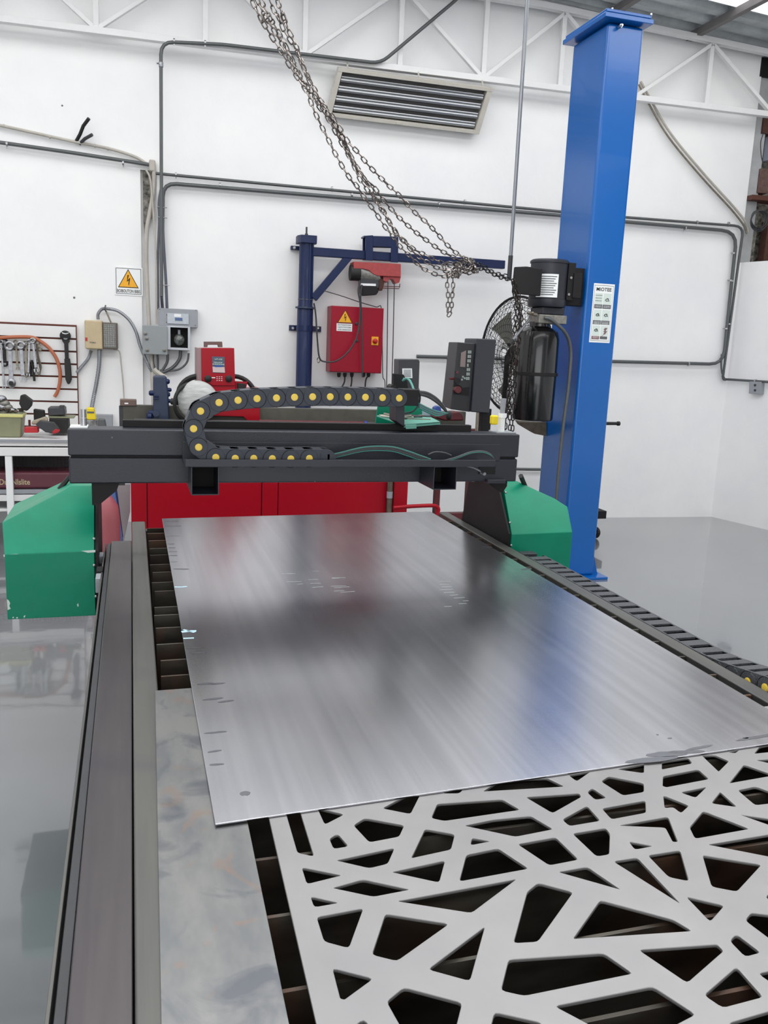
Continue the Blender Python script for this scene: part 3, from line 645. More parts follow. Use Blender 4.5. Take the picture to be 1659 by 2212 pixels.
# inner side plates and gussets
zR = [(3.365, 0.66), (3.365, zlR), (3.53, 1.06), (3.84, 1.07), (3.97, 0.66)]
b = MB(); b.prism([(y, z) for y, z in zR], topR[0].x-0.012, topR[0].x-0.003, 'x'); b.build('side_plate', M_BLACK, G)
b = MB(); b.prism([(3.31, 0.58), (3.31, zlL), (3.50, 1.06), (3.76, 1.06), (3.76, 0.58)], topL[0].x+0.002, topL[0].x+0.014, 'x'); b.build('side_plate', M_BLACK, G)
zb_ = bb
b = MB(); b.prism([(-0.15, zb_), (-0.05, zb_), (-0.06, zb_-0.03), (-0.125, zb_-0.085), (-0.15, zb_-0.085)], 3.32, 3.42); b.build('gusset', M_BLACK, G)
b = MB(); b.prism([(1.46, zb_), (1.575, zb_), (1.575, zb_-0.03), (1.555, zb_-0.06)], 3.36, 3.42); b.build('gusset', M_BLACK, G)
p = at_y(1050, 1035, 3.29); q = at_y(1088, 1042, 3.29)
MB().box(p.x, q.x, 3.27, 3.34, q.z-0.002, p.z).build('mounting_flange', M_BEAMG, G, bevel=0.002)
MB().box(topL[0].x+0.01, 0.0-0.03, 3.33, 3.40, zb_-0.012, zb_+0.0).build('mounting_flange', M_BEAMG, G, bevel=0.002)
# rail carriages under the left housing
for y0, m, z1 in ((3.16, M_BLACK, 0.795), (3.08, M_BOXG, 0.79), (3.40, M_BOXG, 0.79)):
    MB().box(-0.135, -0.112, y0, y0+0.07, 0.735, z1).build('rail_carriage', m, G, bevel=0.003)
MB().box(topL[0].x, -0.112, 3.30, 3.52, 0.735, 0.76).build('carriage_plate', M_BLACK, G)
# black scraper at top of left housing
b = MB(); p = at_y(128, 1057, 3.6); q = at_y(150, 1030, 3.62)
b.tube([p, q], 0.01, 6); b.build('rubber_seal', M_RUBBER, G)
p = at_y(1125, 1028, 3.5); q = at_y(1135, 1052, 3.56)
MB().tube([p, q], 0.012, 6).build('rubber_seal', M_RUBBER, G)
# cables along the tray
def cable(root, pts, y, r, m, name='cable', seg=7):
    ps = []
    for t in pts:
        yy = t[2] if len(t) > 2 else y
        ps.append(at_y(t[0], t[1], yy))
    return MB().tube(smooth_path(ps, 6), r, seg).build(name, m, root)
cbs = thing('cable_bundle', 'loose grey and green cables arching over the tray on the gantry beam', 'cables', tuple(at_y(800, 985, 3.2)))
for k in range(6):
    o_ = k*1.9
    cable(cbs, [(706, 984+o_*0.9), (735, 978+o_*0.8), (790, 965.5+o_*0.9), (845, 965+o_), (880, 974+o_*1.1), (905, 983+o_), (930, 992)], 3.19, 0.0028, (M_TEAL, M_COND, M_GRY, M_COND, M_GRY, M_TEAL)[k])
for k in range(3):
    o_ = k*2
    cable(cbs, [(955, 996+o_), (985, 988+o_), (1015, 977+o_), (1040, 974.5+o_), (1058, 980+o_), (1066, 990)], 3.20, 0.003, (M_COND, M_TEAL, M_GRY)[k])
cable(cbs, [(925, 982), (940, 976.5), (960, 978), (975, 984)], 3.22, 0.003, M_COND)
cable(cbs, [(1005, 1006), (1025, 1011), (1040, 1019)], 3.16, 0.0035, M_CONDL)
p = at_y(1040, 1020, 3.16); q = at_y(1047, 1024, 3.13); MB().cyl(p, q, 0.0065, 12).build('connector', M_STEEL, cbs)
# ================================================================ two-post lift column
LP = thing('lift_column', 'tall glossy blue square steel column of a vehicle lift right of the table', 'lift column', (3.18, 5.7, 0))
X0, X1, Y0, Y1 = 3.048, 3.318, 5.45, 5.93
MB().box(X0, X1, Y0, Y1, 0.015, 3.80).build('column', M_BLUE, LP, bevel=0.022, seg=4)
MB().box(2.985, 3.345, 5.385, 5.97, 3.805, 3.835).build('top_plate', M_BLUE, LP, bevel=0.004)
MB().box(3.0, 3.335, 5.40, 5.96, 3.842, 3.862).build('top_plate', M_BLUE, LP, bevel=0.004)
MB().lathe([(0.012, 0), (0.012, 0.03), (0.007, 0.03), (0.007, 0.045)], (3.12, 5.44, 3.775), (0, -1, 0), 8).build('bolt', M_STEEL, LP)
MB().lathe([(0.008, 0), (0.008, 0.012)], (3.05, 5.42, 3.862), (0, 0, 1), 8).build('bolt', M_STEEL, LP)
MB().lathe([(0.008, 0), (0.008, 0.012)], (3.33, 5.40, 3.862), (0, 0, 1), 8).build('bolt', M_STEEL, LP)
MB().box(2.90, 3.40, 5.38, 6.05, 0.0, 0.018).build('base_plate', M_BLUE, LP, bevel=0.003)
b = MB(); b.prism([(X1, 0.018), (X1+0.045, 0.018), (X1, 0.17)], 5.47, 5.482); b.build('gusset', M_BLUE, LP)
# instruction label
pl_ = at_y(1283, 611, Y0); pr_ = at_y(1328, 613, Y0); pb_ = at_y(1269, 741, Y0)
lx0, lx1 = 3.105, 3.262; lz1, lz0 = at_y(1305, 613, Y0).z, at_y(1291, 740, Y0).z
lx0 = at_y(1283, 613, Y0).x; lx1 = at_y(1328, 615, Y0).x
st = thing('instruction_label', 'tall white printed label with small pictograms stuck on the blue column', 'label', ((lx0+lx1)/2, Y0, lz0))
MB().box(lx0, lx1, Y0-0.0016, Y0-0.0004, lz0, lz1).build('sheet', M_WHITE, st)
LMx = Matrix.Translation((lx0, Y0-0.002, lz0)) @ XZ
lw, lh = lx1-lx0, lz1-lz0
def lrect(mb, x0, x1, y0, y1, e=0.0002): quad_plane(mb, [(x0*lw, y0*lh), (x1*lw, y0*lh), (x1*lw, y1*lh), (x0*lw, y1*lh)], LMx, e)
for x0, x1, y0, y1 in ((0.05, 0.95, 0.965, 0.972), (0.05, 0.95, 0.03, 0.036), (0.05, 0.062, 0.03, 0.97), (0.94, 0.95, 0.03, 0.97)):
    b = MB(); lrect(b, x0, x1, y0, y1); b.build('border_line', M_LBLG, st)
for (x0, x1) in ((0.1, 0.48), (0.5, 0.9)):
    for y0, y1 in ((0.58, 0.65), (0.31, 0.38)):
        b = MB(); lrect(b, x0, x1, y0, y1); b.build('caption_block', M_LBLG, st)
b = MB(); lrect(b, 0.5, 0.86, 0.06, 0.11); b.build('caption_block', M_LBLG, st)
for (x0, x1) in ((0.11, 0.47), (0.51, 0.89)):
    for y0, y1 in ((0.66, 0.84), (0.39, 0.56), (0.12, 0.29)): b = MB(); lrect(b, x0, x1, y0, y1, 0.0001); b.build('pictogram_panel', M_LBLP, st)
b = MB(); text_into(b, 'MIOTEE', 0.5*lw, 0.905*lh, 0.062*lh, LMx, width=0.72*lw, ext=0.0005); b.build('lettering', M_INK, st)
b = MB()
for y, s_ in ((0.80, 'IOCBTEN'), (0.755, 'EEAUTORA'), (0.71, 'RRBAIOR')): text_into(b, s_, 0.28*lw, y*lh, 0.016*lh, LMx, width=0.30*lw, ext=0.0004)
for cx, cy, sc_ in ((0.70, 0.73, 1), (0.30, 0.47, 0.9), (0.70, 0.47, 0.95), (0.29, 0.21, 0.9)):
    for k in range(7):
        a = k*0.9; x = cx+0.11*math.cos(a)*sc_*(0.4+k*0.09); y = cy+0.022*math.sin(a)*sc_
        quad_plane(b, [((x-0.035)*lw, (y-0.008)*lh), ((x+0.03)*lw, (y-0.004)*lh), ((x+0.04)*lw, (y+0.010)*lh), ((x-0.02)*lw, (y+0.006)*lh)], LMx, 0.0005)
b.build('pictogram', M_INK, st)
b = MB(); lrect(b, 0.1, 0.46, 0.055, 0.11, 0.0004)
for k in range(6): lrect(b, 0.66+0.03*(k % 2), 0.76+0.03*(k % 3), 0.15+k*0.018, 0.165+k*0.018, 0.0004)
quad_plane(b, [(0.5*lw, 0.09*lh), (0.52*lw, 0.09*lh), (0.74*lw, 0.155*lh), (0.72*lw, 0.158*lh)], LMx, 0.0005)
b.build('red_print', M_MAROON, st)
b = MB()
for cx in (0.29, 0.7):
    for cy in (0.625, 0.605, 0.357, 0.337, 0.322): text_into(b, 'AARTBERC MOTA' if cx < 0.5 else 'BRILTORS MIXN', cx*lw, cy*lh, 0.011*lh, LMx, width=0.3*lw, ext=0.0006)
for cy in (0.095, 0.075): text_into(b, 'BEMRBTIN', 0.28*lw, cy*lh, 0.012*lh, LMx, width=0.28*lw, ext=0.0008)
b.build('white_lettering', M_WHITE, st)
# ---- power unit
YP = 5.52
PU = thing('power_unit', 'hydraulic power unit with charcoal motor and black oil tank hung on the blue column', 'hydraulic pump', (2.86, YP, 1.2))
def P(px, py, y=YP): return at_y(px, py, y)
mt0, mt1 = P(1186, 562), P(1182, 664); mr = (P(1224, 610)-P(1150, 610)).length/2
mc = (mt0+mt1)/2; axm = Vector((0, 0, 1)); h = mt0.z-mt1.z
MB().lathe([(mr*0.95, 0), (mr, 0.01), (mr, h*0.16), (mr*0.97, h*0.17), (mr*0.97, h*0.92), (mr*1.02, h*0.925), (mr*1.02, h*0.97), (mr*0.93, h)], (mc.x, YP, mt1.z), (0, 0, 1), 40).build('motor', M_BEAMG, PU)
q0, q1 = P(1112, 572, YP-0.15), P(1168, 640, YP-0.15)
b = MB(); b.hexa([(q0.x, YP-0.13, q1.z+0.01), (q0.x+0.075, YP-0.17, q1.z), (q1.x, YP-0.15, q1.z), (q1.x, YP+0.05, q1.z+0.02), (q0.x+0.085, YP+0.05, q1.z+0.02)],
                 [(q0.x+0.005, YP-0.13, q0.z-0.012), (q0.x+0.078, YP-0.17, q0.z-0.005), (q1.x, YP-0.15, q0.z-0.01), (q1.x, YP+0.05, q0.z), (q0.x+0.088, YP+0.05, q0.z)])
cb = b.build('capacitor_box', M_BLACK, PU, bevel=0.008)
p = P(1115, 624, YP-0.16); MB().ell((p.x, YP-0.138, p.z), 0.009, 0.008, 0.012, 12, 8).build('knockout_plug', M_BOXG, cb)
p0, p1 = P(1171, 590, YP-mr), P(1203, 643, YP-mr)
b = MB(); n = 8; vs = []
for k in range(n+1):
    x = p0.x+(p1.x-p0.x)*k/n; dx = x-mc.x; yy = YP-math.sqrt(max(0, (mr*1.0)**2-dx*dx))-0.002
    vs += [(x, yy, p1.z), (x, yy, p0.z)]
b.add(vs, [(2*k, 2*k+2, 2*k+3, 2*k+1) for k in range(n)]); pn = b.build('rating_plate', M_WHITE, PU)
for r_ in range(9):
    b = MB(); z = p0.z-0.014-r_*(p0.z-p1.z-0.02)/9; xa, xb = p0.x+0.010, p1.x-0.012-0.01*(r_ % 3)
    vs = []
    for k in range(5):
        x = xa+(xb-xa)*k/4; dx = x-mc.x; yy = YP-math.sqrt(max(0, mr**2-dx*dx))-0.0045
        vs += [(x, yy, z-0.005), (x, yy, z)]
    b.add(vs, [(2*k, 2*k+2, 2*k+3, 2*k+1) for k in range(4)]); b.build('print_line', M_LBLG, pn)
# flange, valve block, tank
z0, z1 = P(1182, 681).z, mt1.z
MB().box(mc.x-0.075, mc.x+0.10, YP-0.09, YP+0.09, z0, z1).build('adaptor_flange', M_BEAMG, PU, bevel=0.01)
z2 = P(1182, 700).z
MB().box(mc.x-0.10, mc.x+0.115, YP-0.10, YP+0.07, z2, z0).build('valve_block', M_CASTM, PU, bevel=0.006)
tc_ = P(1157, 800); tr_ = (P(1199, 800)-P(1115, 800)).length/2
tz1, tz0 = P(1160, 705).z, P(1152, 908).z; th = tz1-tz0
MB().lathe([(tr_*0.80, 0), (tr_*0.93, 0.006), (tr_*0.96, 0.02), (tr_*0.985, th*0.5), (tr_*0.985, th*0.87), (tr_*0.9, th*0.945), (tr_*0.6, th*0.985), (tr_*0.45, th), (tr_*0.45, th+0.03)], (tc_.x, YP, tz0), (0, 0, 1), 44).build('oil_tank', M_BLKG, PU)
zb2 = P(1155, 808).z
MB().lathe([(tr_*0.985, 0), (tr_*1.03, 0.002), (tr_*1.03, 0.022), (tr_*0.985, 0.024)], (tc_.x, YP, zb2-0.01), (0, 0, 1), 44).build('tank_band', M_BLACK, PU)
a, c = P(1143, 690, YP-0.14), P(1101, 743, YP-0.36)
MB().tube([a, a.lerp(c, 0.15), c], 0.0085, 10).build('lever', M_STEEL, PU)
MB().tube([a.lerp(c, 0.86), c+(c-a).normalized()*0.012], 0.013, 10).build('lever_grip', M_RUBBER, PU)
a = P(1146, 676, YP-0.10)
for dx in (0, 0.03): MB().ell((a.x+dx-0.02, YP-0.11, a.z), 0.012, 0.012, 0.012, 10, 6).build('fitting', M_BRASSY, PU)
MB().cyl((a.x-0.02, YP-0.11, a.z), (a.x+0.05, YP-0.09, a.z-0.01), 0.012, 10).build('fitting', M_BRASSY, PU)
# mount bracket
b = MB(); p = P(1228, 568, 5.46); q = P(1238, 650, 5.46)
b.box(p.x-0.01, p.x+0.045, 5.43, 5.445, q.z, p.z)
b.build('mount_bracket', M_BLACK, PU, bevel=0.003)
p = P(1238, 590, 5.44); q = P(1248, 645, 5.44)
MB().box(p.x, q.x+0.012, 5.42, 5.448, q.z, p.z).build('mount_bracket', M_BLACK, PU, bevel=0.004)
for px, py in ((1234, 600), (1229, 636)):
    p = P(px, py, 5.425); MB().lathe([(0.009, 0), (0.009, 0.006)], (p.x, 5.43, p.z), (0, -1, 0), 8).build('bolt', M_STEEL, PU)
MB().box(mc.x+mr*0.6, X0+0.01, YP-0.03, YP+0.05, mt1.z+0.02, mt0.z-0.04).build('mount_arm', M_BLACK, PU, bevel=0.004)
hp = [P(1176, 686, 5.41), P(1190, 690, 5.40), P(1205, 702, 5.40), P(1219, 716, 5.40), P(1229, 736, 5.42), P(1233, 765, 5.43), P(1231, 800, 5.43), P(1226, 850, 5.43), P(1219, 900, 5.43), P(1212, 960, 5.43), P(1207, 1010, 5.43), P(1202, 1070, 5.43), P(1199, 1110, 5.43), P(1196, 1160, 5.43)]
o = MB().tube(smooth_path(hp, 5), 0.012, 12).build('hydraulic_hose', M_COND); tag(o, 'grey hydraulic hose running from the pump down the side of the blue column', 'hose')
# rod through the column and wooden arm pad
p = at_y(1308, 915, 5.75); q = at_y(1338, 915, 5.75)
o = MB().tube([(X1+0.01, 5.75, p.z), (q.x-0.02, 5.75, q.z), (q.x-0.018, 5.75, q.z), (q.x+0.0, 5.75, q.z)], 0.012, 12, rs=[0.014, 0.012, 0.017, 0.017]).build('lock_lever', M_RUBBER, LP)
b = MB()
p = [at_y(1117, 911, 5.9), at_y(1176, 911, 5.9), at_y(1176, 941, 5.9), at_y(1150, 936, 5.9), at_y(1123, 920, 5.9)]
b.hexa([(v.x, 5.86, v.z) for v in p], [(v.x+0.05, 6.05, v.z+0.0) for v in p])
o = b.build('lift_arm_pad', M_WOOD, LP, bevel=0.004)
# ================================================================ pedestal fan behind the power unit
FY = 6.35
fc = at_y(1112, 768, FY); FR = at_y(1112, 640, FY).z-fc.z
fan = thing('pedestal_fan', 'large black wire-caged industrial fan standing behind the oil tank', 'fan', (fc.x, FY, 0))
FA = Vector((-0.96, -0.22, 0)).normalized()
fu = FA.cross(Vector((0, 0, 1))).normalized(); fw = Vector((0, 0, 1))
def fp(r, a, d): return fc+(fu*math.cos(a)+fw*math.sin(a))*r+FA*d
b = MB()
b.tube([fp(FR, 2*PI*k/48, 0) for k in range(49)], 0.010, 8, cap=False)
b.build('cage_rim', M_BLACK, fan)
b = MB()
for side in (1, -1):
    for k in range(56):
        a = 2*PI*k/56
        b.tube([fp(0.05, a, 0.11*side), fp(FR*0.55, a+0.16, 0.10*side), fp(FR*0.9, a+0.26, 0.045*side), fp(FR, a+0.3, 0.0)], 0.0019, 4, cap=False)
    for r_ in (0.12, 0.2, 0.3, 0.4, 0.52, 0.62, 0.72, 0.82, 0.9, 0.95):
        d = 0.11-0.11*(r_**3)
        b.tube([fp(FR*r_, 2*PI*k/40, d*side) for k in range(41)], 0.0021, 4, cap=False)
b.build('wire_cage', M_BLACK, fan)
for k in range(3):
    a = 0.9+2*PI*k/3; vs = []
    for i in range(6):
        r_ = 0.06+i*(FR*0.82-0.06)/5
        wd = 0.09+0.22*i/5
        vs += [fp(r_, a-wd, 0.02), fp(r_, a+wd, -0.035)]
    b = MB(); b.add([v+FA*0.002 for v in vs]+[v-FA*0.002 for v in vs], [(2*i, 2*i+1, 2*i+3, 2*i+2) for i in range(5)]+[(12+2*i, 14+2*i, 15+2*i, 13+2*i) for i in range(5)]+[(0, 12, 13, 1), (10, 11, 23, 22)]+[(2*i, 2*i+2, 14+2*i, 12+2*i) for i in range(5)]+[(2*i+1, 13+2*i, 15+2*i, 2*i+3) for i in range(5)])
    b.build('blade', mat('dull_blade', (92, 92, 84), 0.5, noise=0.3, scale=12), fan)
MB().lathe([(0.05, -0.13), (0.075, -0.11), (0.075, 0.02), (0.05, 0.05), (0.03, 0.055)], fc, FA, 20).build('motor_hub', M_BLACK, fan)
b = MB(); pc = fc-FA*0.14; pc.x = at_y(1080, 1000, pc.y).x
MB().tube([fc, Vector((pc.x, pc.y, fc.z))], 0.02, 10).build('yoke', M_BLACK, fan)
b.tube([(pc.x, pc.y, 0.03), (pc.x, pc.y, fc.z)], 0.022, 12); b.build('pole', M_BLACK, fan)
MB().lathe([(0.26, 0), (0.26, 0.02), (0.05, 0.05)], (pc.x, pc.y, 0.0), (0, 0, 1), 28).build('base', M_BLACK, fan)
# ================================================================ slack hoist chains
def chain_mb(pts, pitch=0.036, r=0.0036, hw=0.0105):
    path = smooth_path(pts, 8); b = MB()
    # resample
    seg = [0]
    for p, q in zip(path, path[1:]): seg.append(seg[-1]+(q-p).length)
    L = seg[-1]; n = int(L/pitch); j = 0
    for i in range(n):
        s_ = (i+0.5)*pitch
        while seg[j+1] < s_: j += 1
        t = (s_-seg[j])/(seg[j+1]-seg[j]); c = path[j].lerp(path[j+1], t); d = (path[j+1]-path[j]).normalized()
        up = Vector((0, -1, 0.2)).normalized(); u = d.cross(up).normalized(); w = d.cross(u)
        a = 0.5+(i % 2)*PI/2+random.uniform(-0.25, 0.25); u2 = u*math.cos(a)+w*math.sin(a)
        hl = pitch*0.5+r*0.9; ring = []
        for k in range(12):
            th = 2*PI*k/12; cx = math.cos(th); sx = math.sin(th)
            off = (hl-hw)*(1 if cx > 0 else -1) if abs(cx) > 0.01 else 0
            ring.append(c+d*(cx*hw+off)+u2*sx*hw)
        wv = d.cross(u2); vs = []; N_ = len(ring)
        for k in range(N_):
            p_ = ring[k]; tt = (ring[(k+1) % N_]-ring[k-1]).normalized(); o1 = tt.cross(wv).normalized()
            vs += [p_+o1*r, p_+wv*r, p_-o1*r, p_-wv*r]
        fs = []
        for k in range(N_):
            for m in range(4):
                a_ = k*4+m; b_ = k*4+(m+1) % 4; c_ = ((k+1) % N_)*4+(m+1) % 4; d_ = ((k+1) % N_)*4+m
                fs.append((a_, b_, c_, d_))
        b.add(vs, fs)
    return b
Z2 = lambda x, y: (540+x/2.9625, y/2.9625)
Z5 = lambda x, y: (540+x/2.9625, 400+y/2.9625)
strands = [
 [Z2(*p) for p in ((10, 0), (70, 120), (130, 220), (200, 330), (260, 430), (320, 520), (370, 600), (400, 680), (440, 770), (500, 890), (550, 990), (600, 1080), (660, 1170))]+[Z5(*p) for p in ((680, 0), (740, 90), (800, 170), (860, 260), (910, 320), (960, 390), (1020, 450), (1080, 510), (1150, 555), (1245, 582), (1330, 560))],
 [Z2(*p) for p in ((45, 0), (95, 100), (150, 190), (210, 290), (268, 400), (325, 510), (380, 590), (440, 680), (500, 760), (550, 850), (600, 940), (655, 1040), (700, 1140))]+[Z5(*p) for p in ((730, 0), (790, 80), (850, 170), (900, 250), (950, 320), (1010, 390), (1070, 450), (1130, 490), (1200, 530), (1280, 560))],
 [Z2(*p) for p in ((125, 0), (180, 100), (220, 200), (280, 290), (320, 370), (350, 450), (395, 550), (440, 640), (510, 720), (570, 810), (630, 910), (700, 985), (760, 1060), (850, 1150))]+[Z5(*p) for p in ((885, 0), (960, 70), (1040, 160), (1120, 230), (1190, 300), (1260, 380), (1330, 440), (1410, 490))],
 [Z2(*p) for p in ((175, 0), (210, 90), (240, 180), (290, 280), (330, 400), (380, 510), (430, 600), (480, 690), (540, 790), (600, 900), (640, 1000), (700, 1100), (760, 1180))]+[Z5(*p) for p in ((785, 0), (850, 90), (920, 170), (990, 240), (1060, 300), (1140, 360), (1210, 410), (1280, 450), (1370, 495))],
 [Z2(*p) for p in ((70, 0), (120, 100), (175, 190), (225, 290), (290, 420), (340, 520), (400, 600), (455, 680), (520, 770), (575, 860), (620, 950), (680, 1060), (735, 1150))]+[Z5(*p) for p in ((760, 0), (820, 110), (880, 210), (920, 290), (980, 350), (1050, 410), (1110, 440), (1190, 480), (1260, 510), (1340, 525))],
]
kn = at_y(1000, 580, 5.12)
HC = thing('hoist_chain', 'long slack bundle of steel chain strands slanting from the ceiling to a loose knot', 'chain', tuple(kn))
for k, s_ in enumerate(strands):
    n = len(s_); pts = []
    for i, (x, y) in enumerate(s_):
        t = i/(n-1); pts.append(at_y(x, y, 4.82+0.3*t+0.02*math.sin(k*2.1)+0.012*(k-2)))
    d = (pts[0]-pts[1]).normalized()
    top = pts[0]+(pts[0]-pts[2]).normalized()*1.0+Vector((0.0, 0, 0.1)); top2 = Vector((pts[0].x-0.45, pts[0].y, 4.6))
    chain_mb([top2, top]+pts).build('chain_strand', M_CHAIN, HC)
kc = at_y(1002, 577, 5.12); b = MB()
rad = random.Random(3)
for k in range(9):
    cxx = rad.uniform(-0.10, 0.10); czz = rad.uniform(-0.02, 0.02)-cxx*-0.15; R_ = rad.uniform(0.028, 0.05)
    ax = Vector((rad.uniform(-0.6, 0.6), -1, rad.uniform(-0.6, 0.6))).normalized() if k % 2 else Vector((1, rad.uniform(-0.6, 0.6), rad.uniform(-0.5, 0.5))).normalized()
    u = ax.cross(Vector((0, 0, 1))).normalized(); w = ax.cross(u); c_ = kc+Vector((cxx, rad.uniform(-0.02, 0.02), czz))
    q = chain_mb([c_+(u*math.cos(a)+w*math.sin(a)*0.8)*R_ for a in [2*PI*i/8 for i in range(10)]], pitch=0.03)
    b.add(q.v, q.f)
b.build('chain_knot', M_CHAIN, HC)
for xs in (((1270, 560), (1262, 640), (1268, 720), (1262, 845)), ((1296, 560), (1300, 650), (1292, 730), (1288, 800), (1266, 842))):
    chain_mb([at_y(*Z5(*p), 5.1) for p in xs], pitch=0.03).build('chain_tail', M_CHAIN, HC)
for xs in (((1420, 500), (1480, 512), (1560, 560), (1659, 585)), ((1430, 535), (1500, 540), (1590, 585), (1665, 605))):
    chain_mb([at_y(*Z5(*p), 5.12+0.07*i) for i, p in enumerate(xs)]).build('chain_strand', M_CHAIND, HC)
Z9 = lambda x, y: (960+x/4.254, 540+y/4.254)
for j, xs in enumerate((((630, 270), (650, 440), (690, 600), (665, 800), (645, 1000), (605, 1200), (575, 1400), (560, 1650)), ((640, 300), (692, 460), (706, 650), (680, 900), (655, 1100), (645, 1300), (625, 1650)), ((635, 290), (655, 480), (650, 700), (605, 1100), (600, 1400), (602, 1650)), ((633, 290), (680, 500), (690, 760), (640, 1150), (585, 1450), (540, 1650)))):
    chain_mb([at_y(*Z9(*p), 5.30+0.03*j) for p in xs]+[at_y(*Z9(xs[-1][0], 1900), 5.30+0.03*j)], pitch=0.037).build('chain_fall', M_CHAIND, HC)
# ================================================================ CNC controller behind the beam
YC = 3.72
CT = thing('controller_cabinet', 'dark grey control box with keypad and small screen mounted behind the beam right end', 'control box', tuple(at_y(1035, 930, YC)))
f_ = [at_y(989, 739, YC), at_y(1027, 742, YC), at_y(1015, 890, YC), at_y(973, 884, YC)]     # front (keypad) face, turned left
s1 = [at_y(1031, 731, YC-0.02), at_y(1073, 733, YC+0.05), at_y(1057, 893, YC+0.05), at_y(1018, 890, YC-0.02)]
b = MB()
off = Vector((0.03, 0.20, 0.0))
b.hexa([f_[3], f_[2], f_[2]+Vector((0.06, 0.16, 0)), f_[3]+off], [f_[0], f_[1], f_[1]+Vector((0.06, 0.16, 0)), f_[0]+off]); face = b.build('front_panel', mat('panel_black', (40, 40, 43), 0.5), CT, bevel=0.004)
b = MB(); b.hexa([s1[3], s1[2], s1[2]+Vector((0.0, 0.14, 0)), s1[3]+Vector((0.0, 0.16, 0))], [s1[0], s1[1], s1[1]+Vector((0, 0.14, 0)), s1[0]+Vector((0, 0.16, 0))]); b.build('side_shell', M_BEAMG, CT, bevel=0.006)
def on_face(px, py, e=0.002):
    p = at_y(px, py, YC-e); return p
def fquad(name, pts, m, e=0.003, root=CT, y=None, th=0.002):
    b = MB(); yy = (y if y is not None else YC)-e
    ps = [at_y(x, z, yy) for x, z in pts]; b.hexa(ps, [p+Vector((0, th, 0)) for p in ps]); return b.build(name, m, root)
fquad('display', [(996, 762), (1007, 757), (1005, 793), (994, 792)], mat('pink_display', (132, 116, 116), 0.3), 0.003)
for k in range(3):
    for j in range(7):
        if j == 3 and k == 1: continue
        y0 = 757+j*9.5; x0 = 1011-(y0-757)*0.07+0
        if k < 2: fquad('key', [(x0+k*4, y0), (x0+k*4+3.4, y0+0.3), (x0+k*4+3.1, y0+7), (x0+k*4-0.3, y0+6.6)], M_KEY, 0.004, CT, None, 0.001)
for px, py in ((1000, 812), (1004, 815), (998, 818)): fquad('key', [(px-2, py), (px+2, py), (px+2, py+4), (px-2, py+4)], M_KEY, 0.004)
p = at_y(980, 818, YC-0.01); MB().cyl(p, p+Vector((-0.03, -0.03, 0.0)), 0.005, 8).build('toggle_switch', M_DRED, CT)
p = at_y(988, 822, YC-0.005); MB().cyl(p, p+Vector((-0.01, -0.03, 0)), 0.014, 10).build('selector_knob', M_BLACK, CT)
p = at_y(988, 804, YC-0.005); MB().cyl(p, p+Vector((-0.008, -0.018, 0)), 0.006, 10).build('indicator_lamp', M_DRED, CT)
p = at_y(985, 841, YC-0.005); es = MB().cyl(p, p+Vector((0, -0.03, 0)), 0.016, 16).build('stop_button', M_DRED, CT)
MB().torus(p+Vector((0.006, -0.012, 0)), 0.019, 0.004, (0, 1, 0), 20, 6).build('stop_button_collar', M_BLACK, es)
fquad('socket_cover', [(995, 839), (1014, 836), (1013, 855), (994, 852)], M_BLACK, 0.006)
p = at_y(1030, 891, 3.80); q = at_y(1060, 930, 3.80)
MB().box(p.x+0.02, q.x-0.01, 3.78, 3.84, at_y(1030, 940, 3.8).z-0.25, p.z+0.02).build('stand_post', M_BLACK, CT, bevel=0.003)
p = at_y(1024, 905, 3.80); MB().cyl((p.x, 3.76, p.z-0.3), (p.x, 3.76, p.z+0.06), 0.008, 8).build('cable', M_BRASSY, CT)
# air regulator at beam's right end
RG = thing('air_regulator', 'clear plastic tube with yellow knob standing on the right end of the beam', 'regulator', tuple(at_y(1083, 926, 3.36)))
p = at_y(1083, 926, 3.36); zt_ = at_y(1083, 893, 3.36).z; zu_ = at_y(1086, 861, 3.36).z
MB().box(p.x-0.035, p.x+0.055, 3.325, 3.415, 1.300, 1.306).build('foot_plate', M_BOXG, RG, bevel=0.001)
MB().lathe([(0.014, 0), (0.014, zt_-1.306-0.02), (0.017, zt_-1.306-0.018), (0.017, zt_-1.306)], (p.x, 3.36, 1.306), (0, 0, 1), 20).build('body', M_WHITE, RG)
MB().lathe([(0.010, 0), (0.013, zu_-zt_)], (p.x+0.0, 3.36, zt_), (0, 0, 1), 16).build('clear_tube', M_BOXG, RG)
k = at_y(1067, 907, 3.34)
MB().box(k.x-0.015, k.x+0.015, 3.325, 3.355, k.z-0.02, k.z+0.02).build('knob', M_YEL2, RG, bevel=0.007, seg=3)
# small cylinder on the left end
p = at_y(181, 921, 3.36); SL = thing('limit_sensor', 'grey metal cylinder on a white foot at the beam left end', 'sensor', (p.x, 3.36, 1.30))
MB().box(at_y(152, 922, 3.36).x, at_y(190, 922, 3.36).x, 3.325, 3.40, 1.300, 1.307).build('foot_plate', M_WHITE, SL, bevel=0.001)
zt2 = at_y(179, 884, 3.36).z
MB().lathe([(0.012, 0), (0.012, 0.03), (0.0105, 0.031), (0.0105, zt2-1.306)], (p.x, 3.36, 1.306), (0, 0, 1), 20).build('cylinder', M_STEEL, SL)
